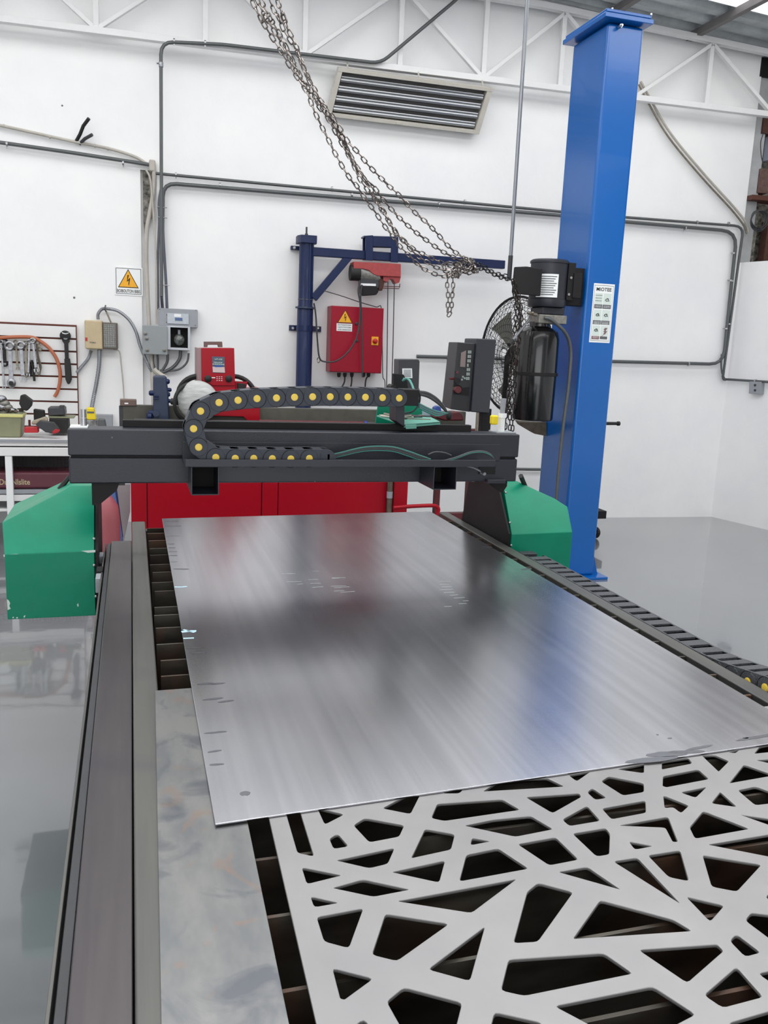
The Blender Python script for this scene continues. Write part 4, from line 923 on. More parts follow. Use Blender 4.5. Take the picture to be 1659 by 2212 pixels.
# ================================================================ torch carriage
TC = thing('torch_carriage', 'green angle plate torch carriage with dark motor riding on the gantry beam', 'torch carriage', tuple(at_y(900, 915, 3.45)))
def poly_y(name, pts, y, th, m, root=TC, bevel=0.002):
    ps = [at_y(a, c, y) for a, c in pts]; b = MB(); b.hexa(ps, [p+Vector((0, th, 0)) for p in ps]); return b.build(name, m, root, bevel=bevel)
poly_y('back_plate', [(816, 876), (912, 876), (912, 913), (811, 915)], 3.62, 0.006, M_GREEN, bevel=0.001)
a0, a1, a2, a3 = at_z(814, 898, 1.352), at_z(873, 924, 1.340), at_z(952, 917, 1.340), at_z(940, 896, 1.352)
a1 = at_y(873, 917, 3.33); a0 = at_y(814, 897, 3.56); a2 = at_y(951, 911, 3.36); a3 = at_y(925, 898, 3.56)
b = MB(); dn = Vector((0, 0, -0.006)); b.hexa([a0+dn, a1+dn, a2+dn, a3+dn], [a0, a1, a2, a3]); b.build('shelf_plate', M_GREEN2, TC, bevel=0.0008)
b = MB(); dn2 = Vector((0, 0, -0.013)); b.hexa([a1+dn2, a2+dn2*0.9, a2+dn2*0.9+Vector((0, 0.004, 0)), a1+dn2+Vector((0, 0.004, 0))], [a1, a2, a2+Vector((0, 0.004, 0)), a1+Vector((0, 0.004, 0))]); b.build('shelf_edge', M_GREEN2, TC)
poly_y('tab', [(876, 918), (900, 917), (900, 926), (877, 927)], 3.285, 0.004, M_GREEN2)
poly_y('drop_plate', [(856, 876), (874, 876), (874, 923), (856, 910)], 3.31, 0.10, M_BEAMG)
mo = poly_y('servo_motor', [(862, 776), (904, 776), (907, 780), (905, 842), (861, 842)], 3.60, 0.08, M_GRY, bevel=0.004)
poly_y('rating_label', [(869, 796), (890, 796), (891, 817), (870, 816)], 3.596, 0.003, M_WHITE, mo, 0)
b = MB()
for k in range(6):
    ps = [at_y(x, y, 3.594) for x, y in ((872, 799+k*2.8), (888, 799+k*2.8), (888, 800.2+k*2.8), (872, 800.2+k*2.8))]; b.add(ps, [(0, 1, 2, 3)])
b.build('print_line', M_LBLG, mo)
poly_y('guard_plate', [(850, 807), (872, 809), (880, 824), (882, 842), (852, 842)], 3.56, 0.03, M_BLACK)
p = at_y(847, 836, 3.56); MB().cyl((p.x, 3.54, p.z), (p.x, 3.60, p.z), 0.012, 12).build('spacer', M_RUBBER, TC)
cable(TC, [(870, 822, 3.50), (880, 818, 3.45), (888, 827, 3.35), (893, 840, 3.24), (897, 852, 3.18)], 3.4, 0.0045, M_TEAL)
cable(TC, [(872, 818, 3.50), (884, 820, 3.42), (890, 832, 3.3), (896, 846, 3.2)], 3.4, 0.004, M_TEAL)
for k in range(5):
    o_ = k*2.2
    cable(TC, [(905, 845+o_*0.8, 3.2), (925, 849+o_, 3.24), (945, 862+o_, 3.3), (960, 880+o_*0.6, 3.34), (967, 893-o_*0.2, 3.36)], 3.3, 0.0042, M_GRY if k % 3 else M_COND)
    cable(TC, [(905, 872+o_, 3.2), (925, 882+o_, 3.25), (945, 889+o_, 3.3), (967, 893-o_*0.2, 3.36)], 3.3, 0.004, M_COND2 if k % 2 else M_TEAL)
p = at_y(970, 897, 3.38); MB().ell(p, 0.014, 0.014, 0.02, 12, 8).build('torch_head', M_RUBBER, TC)
cable(TC, [(903, 838, 3.21), (907, 852, 3.2), (905, 872, 3.25), (893, 888, 3.35), (875, 893, 3.4)], 3.3, 0.004, M_GRY)
cable(TC, [(820, 897, 3.55), (850, 899, 3.5), (880, 905, 3.45), (930, 907, 3.42)], 3.4, 0.004, M_BRASSY)
cable(TC, [(830, 893, 3.56), (870, 901, 3.45), (915, 897, 3.5)], 3.4, 0.004, M_BRASSY)

rk = random.Random(9)
for k in range(9):
    x0 = rk.uniform(822, 870); x1 = x0+rk.uniform(30, 70); y0 = 894+rk.uniform(0, 5)
    cable(TC, [(x0, y0, 3.52), ((x0+x1)/2, y0+rk.uniform(2, 6), 3.46), (x1, y0+rk.uniform(3, 8), 3.42)], 3.4, 0.0035, (M_BRASSY, M_GRY, M_CREAM)[k % 3], 'rod')
# ================================================================ wall services
def Wp(px, py, off): return WF @ at_wall(px, py, off)
def conduit(name, label, pts, r, off, m, clamps=(), seg=12, k=6, smooth=True, cat='conduit', group=None):
    ps = [Wp(p[0], p[1], p[2] if len(p) > 2 else off) for p in pts]
    path = smooth_path(ps, k) if smooth else ps
    t = thing(name, label, cat, tuple(path[0]), 0.0, group)
    MB().tube(path, r, seg).build('pipe', m, t)
    for px, py, dirn in clamps:
        c = Wp(px, py, off); ax = WX if dirn == 'h' else Vector((0, 0, 1))
        q = MB(); q.tube([c-ax*0.007, c+ax*0.007], r+0.004, 14)
        up = Vector((0, 0, 1)) if dirn == 'h' else WX
        e_ = c-up*(r+0.018) if dirn == 'h' else c-up*(r+0.018)
        w = WN*(off-0.004); q.tube([e_-ax*0.0, e_+w*0.0+ax*0.0001+up*0.03], 0.006, 6)
        q.build('clamp', M_STEEL, t, smooth=True)
    return t
def corner(pts, r=18):       # sharp polyline with rounded corners in pixels
    out = []
    for i, p in enumerate(pts):
        if 0 < i < len(pts)-1:
            a = Vector(pts[i-1][:2]); b_ = Vector(p[:2]); c = Vector(pts[i+1][:2])
            da = (a-b_).normalized(); dc = (c-b_).normalized(); rr = p[2] if len(p) > 2 else r
            s_ = b_+da*rr; e_ = b_+dc*rr
            for t in (0, 0.25, 0.5, 0.75, 1): out.append(tuple((1-t)**2*s_+2*t*(1-t)*b_+t*t*e_))
        else: out.append(tuple(p[:2]))
    return out
def straight(name, label, pts, r, off, m, clamps=(), rc=18, **k): return conduit(name, label, corner(pts, rc), r, off, m, clamps, smooth=False, **k)
conduit('conduit', 'grey conduit rising beside the chipped pillar, bending right over the girder and up again',
        corner([(349, 640), (348.5, 380), (347.5, 90, 28), (480, 96), (822, 137, 22), (985, 0), (1010, -24)]), 0.014, 0.19, M_COND,
        [(347.5, 138, 'v'), (376, 88, 'h'), (443, 92, 'h')], smooth=False)
b = MB(); p = Wp(347.8, 139, 0.19); b.cyl(p-Vector((0, 0, 0.02)), p+Vector((0, 0, 0.015)), 0.018, 14)
b.build('coupling', M_CONDL, [o for o in C.objects if o.name == 'conduit'][0])
straight('conduit', 'upper thin dark conduit running right along the wall, turning down and out beside the corner',
         [(330, 374), (1220, 458), (1360, 470), (1606, 489, 20), (1561, 819, 6), (1563, 819.5)], 0.0125, 0.05, M_COND,
         [(380, 377, 'h'), (717, 407, 'h'), (1004, 435, 'h'), (1506, 480, 'h'), (1574, 483, 'h'), (1581, 607, 'v'), (1575, 700, 'v')])
straight('conduit', 'thick grey conduit running right from the pipe bundle and turning down into a loop',
         [(350, 560), (352, 395, 30), (1220, 466), (1360, 480), (1592, 500, 34), (1562, 787, 30), (1330, 781), (900, 770)], 0.0165, 0.045, M_COND,
         [(475, 400, 'h'), (760, 421, 'h'), (948, 442, 'h'), (1480, 493, 'h'), (1585, 547, 'v'), (1578, 606, 'v'), (1568, 710, 'v'), (1487, 786, 'h'), (967, 773, 'h')])
conduit('conduit', 'short thin elbow of conduit beside the corner where the thick loop turns left',
        [(1559, 765), (1558, 790), (1560, 806), (1564, 816)], 0.009, 0.06, M_COND)
straight('conduit', 'dark grey conduit crossing the upper left wall to the chipped pillar top', [(-40, 302), (150, 329), (300, 352), (330, 357)], 0.015, 0.045, M_COND,
         [(15, 311, 'h'), (266, 352, 'h')], rc=4)
conduit('old_pipe', 'cream painted pipe sloping across the upper left wall above the dark conduit', [(-40, 262), (60, 284), (160, 306), (235, 321), (290, 338), (320, 356)], 0.012, 0.03, M_CREAM, cat='pipe')
for x, y in ((8, 272), (108, 296), (205, 315), (233, 321)):
    p = Wp(x, y, 0.03); MB().cyl(p-WX*0.006, p+WX*0.006, 0.0145, 12).build('pipe_joint', M_CREAM, [o for o in C.objects if o.name == 'old_pipe'][0])
o = MB().tube([Wp(163, 308, 0.02), Wp(173, 290, 0.06), Wp(180, 272, 0.09), Wp(192, 256, 0.13)], 0.014, 12).build('capped_pipe_stub', M_RUBBER)
tag(o, 'longer black stub of cable poking up from the wall above the cream pipe', 'cable stub')
o = MB().tube([Wp(172, 311, 0.02), Wp(183, 300, 0.06), Wp(199, 291, 0.11)], 0.013, 12).build('capped_pipe_stub', M_GRY)
tag(o, 'shorter grey stub of cable poking up beside the longer black one', 'cable stub')
# bundle of vertical conduits down to the boxes
conduit('conduit', 'blue grey conduit in the vertical bundle, right one entering the upper breaker box', [(351, 460), (353, 520), (358, 600), (361, 668)], 0.012, 0.05, M_COND2)
conduit('conduit', 'blue grey conduit in the vertical bundle, middle one straight below the overhead riser', [(349, 640, 0.19), (350, 655, 0.1), (351, 668, 0.06)], 0.013, 0.05, M_COND2)
conduit('conduit', 'dark conduit in the vertical bundle, left one leaning out to the pillar', [(347, 410), (343, 440), (344, 480), (341, 560), (342, 668)], 0.010, 0.06, M_COND2)
for y in (448, 470, 616):
    p = Wp(350+(y-448)*0.03, y, 0.07); o = MB().tube([p-WX*0.04, p+WX*0.04], 0.004, 6).build('pipe_strap', M_STEEL); tag(o, 'thin metal strap across the vertical conduit bundle, %s' % {448: 'the top one', 470: 'just under the top one', 616: 'the lowest above the sign level'}[y], 'strap', 'conduit straps')
conduit('old_pipe', 'cream painted drain pipe running down the pillar beside the warning sign', [(331, 352), (333, 366), (330, 420), (323, 462), (317, 500), (316, 560), (318, 620), (322, 700), (328, 790), (332, 900)], 0.017, 0.05, M_CREAM, cat='pipe')
conduit('old_pipe', 'thin cream pipe curving down behind the conduit bundle at the pillar', [(315, 366), (324, 385), (329, 430), (334, 500), (337, 560), (338, 640), (338, 700)], 0.008, 0.07, M_CREAM, cat='pipe')
# chipped mortar in the pillar rebate
vs = [(308, 360), (332, 364), (330, 420), (328, 470), (318, 482), (312, 505), (310, 480)]
ps = [at_wall(x, y, -0.012) for x, y in vs]; b = MB(WF)
b.hexa([(p.x, 0.012, p.z) for p in ps], [(p.x, 0.05, p.z) for p in ps])
o = b.build('trim_9', M_WALLG, smooth=False); struct(o)
p = at_wall(322, 345, 0.04); q = at_wall(336, 372, 0.04)
b = MB(WF); b.box(p.x, q.x, -0.07, 0.02, q.z, p.z); o = b.build('mortar_cap', M_CREAM, bevel=0.012, seg=3); tag(o, 'plastered cream lump at the top of the chipped pillar', 'mortar lump')
# straight suspended conduit and its coupling
VY = 6.3
p0 = at_y(1140, -20, VY); p1 = at_y(1100, 600, VY); xx = (p0.x+p1.x)/2
t = thing('drop_pipe', 'thin light grey steel pipe dropping straight from the roof behind the power unit', 'pipe', (p1.x, VY, 4.7))
MB().tube([(p0.x, VY, 4.72), (p1.x, VY, at_y(1101, 552, VY).z)], 0.0145, 12).build('pipe', M_CONDL, t)
MB().tube([(p1.x, VY, at_y(1101, 552, VY).z), (p1.x, VY, at_y(1101, 606, VY).z)], 0.018, 12).build('lower_pipe', M_GRY, t)
conduit('old_pipe', 'pair of beige pipes slanting down the upper right wall, upper pipe', [(1384, 176), (1408, 220), (1450, 290), (1520, 375), (1585, 447), (1612, 482), (1616, 500)], 0.011, 0.04, M_CREAM, cat='pipe')
conduit('old_pipe', 'pair of beige pipes slanting down the upper right wall, lower pipe', [(1380, 182), (1402, 225), (1444, 296), (1514, 381), (1580, 453), (1607, 488), (1613, 505)], 0.009, 0.05, M_BRASSY, cat='pipe')
conduit('conduit', 'dark horizontal pipe low on the wall just left of the blue column', [(1100, 1013), (1150, 1014), (1185, 1014)], 0.014, 0.05, M_COND)
# outlet box at far right
def wb(name, pts, off, depth, m, root, bevel=0.003):   # box on the wall from two pixels, front face at off
    a = at_wall(pts[0], pts[1], off); c = at_wall(pts[2], pts[3], off)
    return MB(WF).box(min(a.x, c.x), max(a.x, c.x), -off, -off+depth, min(a.z, c.z), max(a.z, c.z)).build(name, m, root, bevel=bevel)
def wroot(name, label, cat, px, py, off, group=None):
    a = at_wall(px, py, off); return wthing(name, label, cat, a.x, a.z, off, group)
def at_rw(px, py, off):
    d = ray(px, py); o = cw-nrm*off; return EYEP+d*((o-EYEP).dot(nrm)/d.dot(nrm))
t = thing('conduit', 'dark conduit leaving the corner and running right along the right wall to the photo edge', 'conduit', tuple(at_rw(1600, 820, 0.04)))
ps = [Wp(1561, 812, 0.05), at_rw(1566, 819, 0.06), at_rw(1580, 820, 0.04), at_rw(1659, 825, 0.04), at_rw(1800, 834, 0.04)]
MB().tube(smooth_path(ps, 4), 0.0125, 12).build('pipe', M_COND, t)
p = at_rw(1632, 823, 0.04); dd = (ps[3]-ps[2]).normalized(); MB().tube([p-dd*0.008, p+dd*0.008], 0.017, 12).build('clamp', M_STEEL, t)
t = thing('outlet_box', 'small grey outlet box with two round sockets under the conduit at the right edge', 'outlet', tuple(at_rw(1631, 840, 0.03)))
qs = [at_rw(x, y, 0.06) for x, y in ((1618, 824), (1644, 825), (1642, 852), (1617, 850))]
b = MB(); b.hexa(qs, [v+nrm*0.06 for v in qs]); b.build('body', M_BOXG, t, bevel=0.006)
for y in (832, 843):
    p = at_rw(1631, y, 0.062); MB().lathe([(0.012, 0), (0.012, 0.004)], p, -nrm, 14).build('socket', M_GRY, t)
# ---- louvred heater panel under the girder
H = wthing('tube_light_panel', 'long cream framed panel with eight silver tubes hung under the white girder', 'light panel', at_wall(880, 215, 0.2).x, at_wall(880, 215, 0.2).z, 0.2)
hc = [at_wall(733, 147, 0.24), at_wall(1063, 191, 0.24), at_wall(1033, 289, 0.10), at_wall(707, 250, 0.10)]
tl, tr__, brr, bll = [Vector(v) for v in hc]
def hp_(s, t, d=0.0):    # s along, t down, d out of panel
    p = (tl*(1-s)+tr__*s)*(1-t)+(bll*(1-s)+brr*s)*t
    n = (tr__-tl).cross(bll-tl).normalized(); n = n if n.y < 0 else -n
    return p+n*d
def hbox(name, s0, s1, t0, t1, d0, d1, m, bevel=0.002):
    b = MB(WF); b.hexa([hp_(s0, t0, d0), hp_(s1, t0, d0), hp_(s1, t1, d0), hp_(s0, t1, d0)], [hp_(s0, t0, d1), hp_(s1, t0, d1), hp_(s1, t1, d1), hp_(s0, t1, d1)]); return b.build(name, m, H, bevel=bevel)
hbox('back_tray', 0.0, 1.0, 0.0, 1.0, -0.09, -0.075, M_BEAM)
hbox('frame', -0.005, 1.005, -0.01, 0.07, -0.075, 0.008, M_LOUV); hbox('frame', -0.005, 1.005, 0.93, 1.01, -0.075, 0.008, M_LOUV)
hbox('frame', -0.005, 0.024, 0.07, 0.93, -0.075, 0.006, M_LOUV); hbox('frame', 0.972, 1.005, 0.07, 0.93, -0.075, 0.006, M_LOUV)
for k in range(4):
    t_0 = 0.21+k*0.205
    for dt, r in ((-0.034, 0.012), (0.030, 0.017)):
        b = MB(WF); b.tube([hp_(0.03, t_0+dt, -0.03), hp_(0.965, t_0+dt, -0.03)], r, 12); b.build('tube', M_STEEL, H)
hbox('catch', 0.44, 0.47, 0.95, 1.0, 0.008, 0.018, M_LOUV)
for s in (0.06, 0.52, 0.95):
    a = hp_(s, 0.0, -0.05); MB(WF).tube([a, (a.x, -TO, 4.0)], 0.008, 6).build('hanger', M_LOUV, H)
# ---- warning sign on the wall
S = wroot('warning_sign', 'square white sign with yellow electric hazard triangle on the wall by the pillar', 'sign', 278, 608, 0.006)
a = at_wall(246.5, 575, 0.006); c = at_wall(308.5, 640, 0.006); sw, sh = c.x-a.x, a.z-c.z
MB(WF).box(a.x, c.x, -0.006, -0.0005, c.z, a.z).build('plate', M_WHITE, S, bevel=0.001)
SM = Matrix.Translation((a.x, -0.0064, c.z)) @ XZ
def fr_(mb, x0, x1, y0, y1, M, w, h, e=0.0003): quad_plane(mb, [(x0*w, y0*h), (x1*w, y0*h), (x1*w, y1*h), (x0*w, y1*h)], M, e)
b = MB(WF)
for x0, x1, y0, y1 in ((0.06, 0.94, 0.935, 0.955), (0.06, 0.94, 0.05, 0.07), (0.05, 0.072, 0.06, 0.95), (0.93, 0.952, 0.06, 0.95)): fr_(b, x0, x1, y0, y1, SM, sw, sh)
b.build('border_line', M_LBLG, S)
def hazard(root, M, w, h, cx, top, bot, hw):
    b = MB(WF); quad_plane(b, [((cx-hw)*w, bot*h), ((cx+hw)*w, bot*h), (cx*w, top*h)], M, 0.0003); tri = b.build('triangle_border', M_INK, root)
    k = 0.88; my = bot+(top-bot)*0.36
    b = MB(WF); quad_plane(b, [((cx-hw*k)*w, (my+(bot-my)*k)*h), ((cx+hw*k)*w, (my+(bot-my)*k)*h), (cx*w, (my+(top-my)*k)*h)], M, 0.0007); b.build('triangle', M_AMBER, tri)
    s = (top-bot)
    Z = [(-0.02, 0.68), (0.085, 0.68), (0.02, 0.46), (0.155, 0.50), (0.05, 0.20), (0.085, 0.20), (0.02, 0.08), (-0.04, 0.19), (-0.01, 0.20), (0.03, 0.36), (-0.10, 0.31)]
    b = MB(WF); quad_plane(b, [((cx+x*hw*1.15)*w, (bot+y*s)*h) for x, y in [(-0.02, 0.70), (0.12, 0.70), (0.03, 0.50), (-0.13, 0.30)][:0] or [(-0.06, 0.68), (0.06, 0.68), (-0.03, 0.46), (-0.12, 0.32)]], M, 0.0011)
    quad_plane(b, [((cx+x*hw*1.15)*w, (bot+y*s)*h) for x, y in [(-0.12, 0.32), (-0.10, 0.38), (0.16, 0.54), (0.10, 0.42)]], M, 0.0011)
    quad_plane(b, [((cx+x*hw*1.15)*w, (bot+y*s)*h) for x, y in [(0.16, 0.54), (0.07, 0.50), (0.0, 0.20), (0.04, 0.10), (0.08, 0.20)]], M, 0.0011)
    b.build('lightning_bolt', M_INK, tri)
hazard(S, SM, sw, sh, 0.49, 0.93, 0.27, 0.37)
b = MB(WF); text_into(b, 'BOIBOUTON BIBIS', sw*0.5, sh*0.155, sh*0.115, SM, width=sw*0.82, ext=0.0006); b.build('lettering', M_INK, S)
# ---- beige box and lamp guard
t = wroot('relay_box', 'aged beige plastic box on the wall left of the grey boxes', 'electrical box', 219, 722, 0.11)
wb('body', (182, 691, 222, 755), 0.12, 0.12, M_BEIGE, t, 0.012)
wb('red_sticker', (184, 729, 189, 737), 0.1215, 0.003, mat('red_sticker', (176, 40, 48), 0.5), t, 0)
a = at_wall(202, 740, 0.122); b = MB(WF); SMb = Matrix.Translation((a.x, -0.1205, a.z)) @ XZ
text_into(b, 'REMA', -0.005, 0.0, 0.012, SMb, width=0.05, ext=0.001); b.build('lettering', M_LBLG, t)
t = wroot('lamp_grille', 'dark framed lamp with ribbed lens mounted right beside the beige box', 'lamp', 238, 724, 0.10)
wb('housing', (221, 696, 254, 755), 0.11, 0.10, mat('brown_housing', (96, 88, 80), 0.5), t, 0.008)
lens = wb('lens', (224, 700, 250, 751), 0.114, 0.006, mat('ribbed_lens', (150, 150, 142), 0.3, noise=0.3, scale=90), t, 0.001)
b = MB(WF); a = at_wall(224, 700, 0.114); c = at_wall(250, 751, 0.114)
for k in range(5): x = a.x+(c.x-a.x)*(k+0.5)/5; b.box(x-0.001, x+0.001, -0.118, -0.114, c.z, a.z)
for k in range(11): z = c.z+(a.z-c.z)*(k+0.5)/11; b.box(a.x, c.x, -0.117, -0.114, z-0.001, z+0.001)
b.build('lens_rib', M_LBLG, lens)
def flex(name, label, pts, r, off, m, ring=True):
    ps = smooth_path([Wp(p[0], p[1], p[2] if len(p) > 2 else off) for p in pts], 14 if ring else 6)
    rs = [r*(1.0 if i % 2 else 0.84) for i in range(len(ps))] if ring else None
    o = MB().tube(ps, r, 10, rs=rs).build(name, m); tag(o, label, 'cable'); return o
flex('flexible_conduit', 'ribbed steel flex arching from the beige box over a hook to the grey boxes', [(212, 690), (212, 678), (220, 668), (232, 667), (255, 672), (278, 690), (293, 715), (302, 745), (312, 770), (322, 792), (328, 802)], 0.0145, 0.06, M_CONDL)
flex('flexible_conduit', 'ribbed steel flex dropping from the beige box behind the bench', [(215, 755), (214, 790), (208, 830), (202, 860), (198, 882)], 0.019, 0.05, M_CONDL)
flex('flexible_conduit', 'ribbed steel flex slanting from the beige box left behind the slatwall', [(197, 757), (190, 775), (178, 790), (166, 804)], 0.0145, 0.03, M_CONDL)
flex('lamp_cable', 'thin beige cable dropping from the ribbed lamp to the brown box', [(245, 754), (258, 760), (262, 790), (266, 830), (268, 866)], 0.006, 0.04, M_CREAM, False)
o = MB().tube([Wp(228, 660, 0.02), Wp(226, 668, 0.10), Wp(230, 674, 0.1)], 0.006, 8).build('wall_hook', M_GRY); tag(o, 'small metal hook holding the ribbed flex above the beige box', 'hook')
o = MB().tube([Wp(229, 672, 0.07), Wp(240, 697, 0.07)], 0.007, 8).build('lamp_stay', M_BRASSY); tag(o, 'short slanted metal stay from the hook to the ribbed lamp', 'stay')
# ---- breaker boxes
t = wroot('breaker_box', 'wide light grey breaker box with blue switch at the foot of the conduit bundle', 'breaker box', 384, 686, 0.1)
wb('body', (342, 665, 427, 708), 0.09, 0.09, M_BOXG, t, 0.004)
cv = wb('breaker_cover', (361, 676, 408, 701), 0.10, 0.012, mat('galvanised_cover', (172, 178, 184), 0.35, 0.4, noise=0.15, scale=60), t, 0.002)
wb('switch', (378, 686, 394, 693), 0.108, 0.01, mat('switch_blue', (70, 96, 140), 0.4), cv, 0.001)
wb('sticker', (376, 678, 391, 685), 0.1025, 0.003, M_WHITE, cv, 0)
for x, y in ((345, 668), (423, 670), (422, 703), (360, 680), (360, 696)):
    a = at_wall(x, y, 0.09); MB(WF).lathe([(0.004, 0), (0.004, 0.004)], (a.x, -0.09, a.z), (0, -1, 0), 8).build('screw', M_GRY, t)
t = wroot('switch_box', 'sage grey hinged box with round knobs, left of the glass-fronted meter box', 'electrical box', 334, 735, 0.14)
wb('body', (309, 707, 360, 765), 0.13, 0.13, M_BOXG, t, 0.006)
d_ = wb('door', (307, 702, 362, 767), 0.15, 0.018, M_BOXG2, t, 0.006)
for x, y in ((314, 720), (317, 731), (318, 756), (355, 756)):
    a = at_wall(x, y, 0.15); MB(WF).lathe([(0.016, 0), (0.016, 0.006), (0.010, 0.008), (0.010, 0.018), (0.004, 0.02)], (a.x, -0.15, a.z), (0, -1, 0), 14).build('latch', M_CASTM, d_)
t = wroot('meter_box', 'white grey box with a dark window and round glass meter beside the sage box', 'meter box', 386, 730, 0.11)
a = at_wall(360, 704, 0.12); c = at_wall(411, 757, 0.12); wa = at_wall(368, 707, 0.12); wc = at_wall(406, 752, 0.12)
b = MB(WF)
b.box(a.x, wa.x, -0.12, 0, c.z, a.z); b.box(wc.x, c.x, -0.12, 0, c.z, a.z); b.box(wa.x, wc.x, -0.12, 0, wa.z, a.z); b.box(wa.x, wc.x, -0.12, 0, c.z, wc.z)
b.build('body', mat('pale_grey_box', (190, 194, 200), 0.4), t, bevel=0.003)
MB(WF).box(wa.x, wc.x, -0.03, -0.02, wc.z, wa.z).build('dark_interior', M_DARK, t)
mcn = at_wall(387, 734, 0.08)
MB(WF).ell((mcn.x, -0.075, mcn.z), 0.046, 0.04, 0.048, 24, 14).build('meter_globe', mat('meter_glass', (120, 124, 120), 0.12, 0.3, noise=0.6, scale=50), t)
MB(WF).tube([(mcn.x, -0.07, mcn.z+0.04), (mcn.x, -0.07, mcn.z+0.085)], 0.012, 10).build('meter_neck', M_BOXG, t)
for k, (pts, r) in enumerate((([(362, 765), (361, 782), (352, 798), (346, 806)], 0.012), ([(390, 757), (388, 775), (375, 792), (356, 803), (346, 804)], 0.015), ([(408, 760), (404, 782), (388, 797), (365, 801), (345, 800)], 0.009), ([(330, 766), (331, 785), (336, 800)], 0.01), ([(340, 766), (341, 782), (341, 800)], 0.009))):
    flex('box_cable', ['dark conduit curving under the meter box, leftmost of the loops', 'thick dark conduit looping under the meter box, middle of the loops', 'thin dark cable looping under the meter box, outermost of the loops', 'dark cable dropping from the left part of the sage grey box', 'dark cable dropping from the right part of the sage grey box'][k], pts, r, 0.05, M_COND, False)
a = wb('cable_gland', (405, 757, 411, 763), 0.06, 0.03, M_WHITE, t, 0.002)
# ---- jib crane column with electric hoist
JO = 0.16
J = wroot('jib_crane', 'navy blue wall jib crane with round mast and long horizontal arm', 'jib crane', 664, 835, JO)
jm = at_wall(663, 600, JO); jt = at_wall(663, 525, JO).z; ju = at_wall(661, 600, JO).x
rJ = (at_wall(680, 600, JO).x-at_wall(648, 600, JO).x)/2
MB(WF).lathe([(rJ*1.08, -jm.z+0.02), (rJ*1.08, at_wall(663, 664, JO).z-jm.z), (rJ*0.98, at_wall(663, 660, JO).z-jm.z), (rJ*0.98, jt-jm.z)], (ju, -JO, jm.z), (0, 0, 1), 28).build('mast', M_NAVY, J)
for sx in (-0.2, 0.35):
    MB(WF).box(ju+rJ*sx-0.006, ju+rJ*sx+0.006, -JO-rJ*1.02, -JO-rJ*0.8, 0.3, jt).build('weld_seam', M_NAVY, J, bevel=0.003)
zc0, zc1 = at_wall(663, 527, JO).z, at_wall(663, 510, JO).z
b = MB(WF); b.prism([(ju-0.085, -JO-0.02), (ju-0.06, -JO-0.085), (ju+0.075, -JO-0.085), (ju+0.085, -JO), (ju+0.06, -JO+0.085), (ju-0.085, -JO+0.085)], zc0, zc1, 'z'); b.build('mast_cap', M_NAVY, J, bevel=0.004)
MB(WF).lathe([(0.014, 0), (0.014, 0.02), (0.008, 0.02), (0.008, 0.075)], (ju-0.005, -JO, zc1), (0, 0, 1), 10).build('cap_bolt', M_GRY, J)
b = MB(WF); a = at_wall(628, 531, 0.03); c = at_wall(652, 541, 0.03); b.box(a.x, ju, -0.05, 0.0, c.z, a.z); b.build('wall_bracket', M_NAVY, J, bevel=0.003)
a = at_wall(625, 702, 0.03); c = at_wall(694, 717, 0.03)
b = MB(WF); b.box(a.x, c.x, -0.022, 0.0, c.z, a.z); b.build('wall_bracket', M_NAVY, J, bevel=0.002)
MB(WF).lathe([(rJ*1.16, 0), (rJ*1.16, a.z-c.z)], (ju, -JO, c.z), (0, 0, 1), 28).build('mast_collar', M_NAVY, J)
for x, y in ((633, 709), (687, 709), (635, 536)):
    p = at_wall(x, y, 0.03); MB(WF).lathe([(0.014, 0), (0.014, 0.008), (0.008, 0.014)], (p.x, -0.024 if y > 600 else -0.05, p.z), (0, -1, 0), 10).build('wall_bolt', M_STEEL, J)
zr = at_wall(663, 667, JO).z
MB(WF).lathe([(rJ*1.35, 0), (rJ*1.35, 0.014)], (ju, -JO, zr), (0, 0, 1), 28).build('pivot_ring', M_NAVY2, J)
MB(WF).lathe([(rJ*1.03, 0), (rJ*1.03, 0.006)], (ju, -JO, at_wall(663, 648, JO).z), (0, 0, 1), 28).build('pivot_ring', M_COND, J)
za0, za1 = at_wall(700, 555, JO).z, at_wall(700, 536, JO).z; xe = at_wall(1089, 565, JO).x
b = MB(WF); b.box(ju+rJ*0.7, xe, -JO-0.035, -JO+0.035, za0, za1); b.build('arm', M_NAVY, J, bevel=0.006)
a = at_wall(677, 645, JO); c = at_wall(752, 556, JO); b = MB(WF); d = (c-a).normalized(); n = Vector((d.z, 0, -d.x))*0.032; k_ = Vector((0, 0.03, 0))
c2 = c+d*0.02; b.hexa([a-n-k_, a+n-k_, a+n+k_, a-n+k_], [c2-n-k_, c2+n-k_, c2+n+k_, c2-n+k_]); b.build('diagonal_brace', M_NAVY, J, bevel=0.004)
# trolley + hoist
Hh = wroot('electric_hoist', 'small red and grey electric hoist hanging by a navy trolley frame from the jib arm', 'hoist', 810, 560, JO)
def wp(name, pts, off, th, m, root=Hh, bevel=0.003):
    ps = [at_wall(x, y, off) for x, y in pts]; b = MB(WF); b.hexa([(p.x, -off, p.z) for p in ps], [(p.x, -off+th, p.z) for p in ps]); return b.build(name, m, root, bevel=bevel)
wp('trolley_frame', [(790, 509), (806, 508), (806, 563), (790, 562)], JO+0.07, 0.02, M_NAVY)
wp('trolley_frame', [(806, 510), (846, 511), (846, 534), (806, 532)], JO+0.068, 0.02, M_NAVY)
wp('trolley_frame', [(846, 512), (861, 512), (860, 567), (844, 566)], JO+0.07, 0.02, M_NAVY)
wp('trolley_back', [(784, 512), (860, 514), (860, 536), (784, 534)], JO-0.04, 0.02, M_NAVY)
wp('trolley_back', [(784, 530), (792, 530), (792, 562), (784, 562)], JO-0.04, 0.02, M_NAVY)
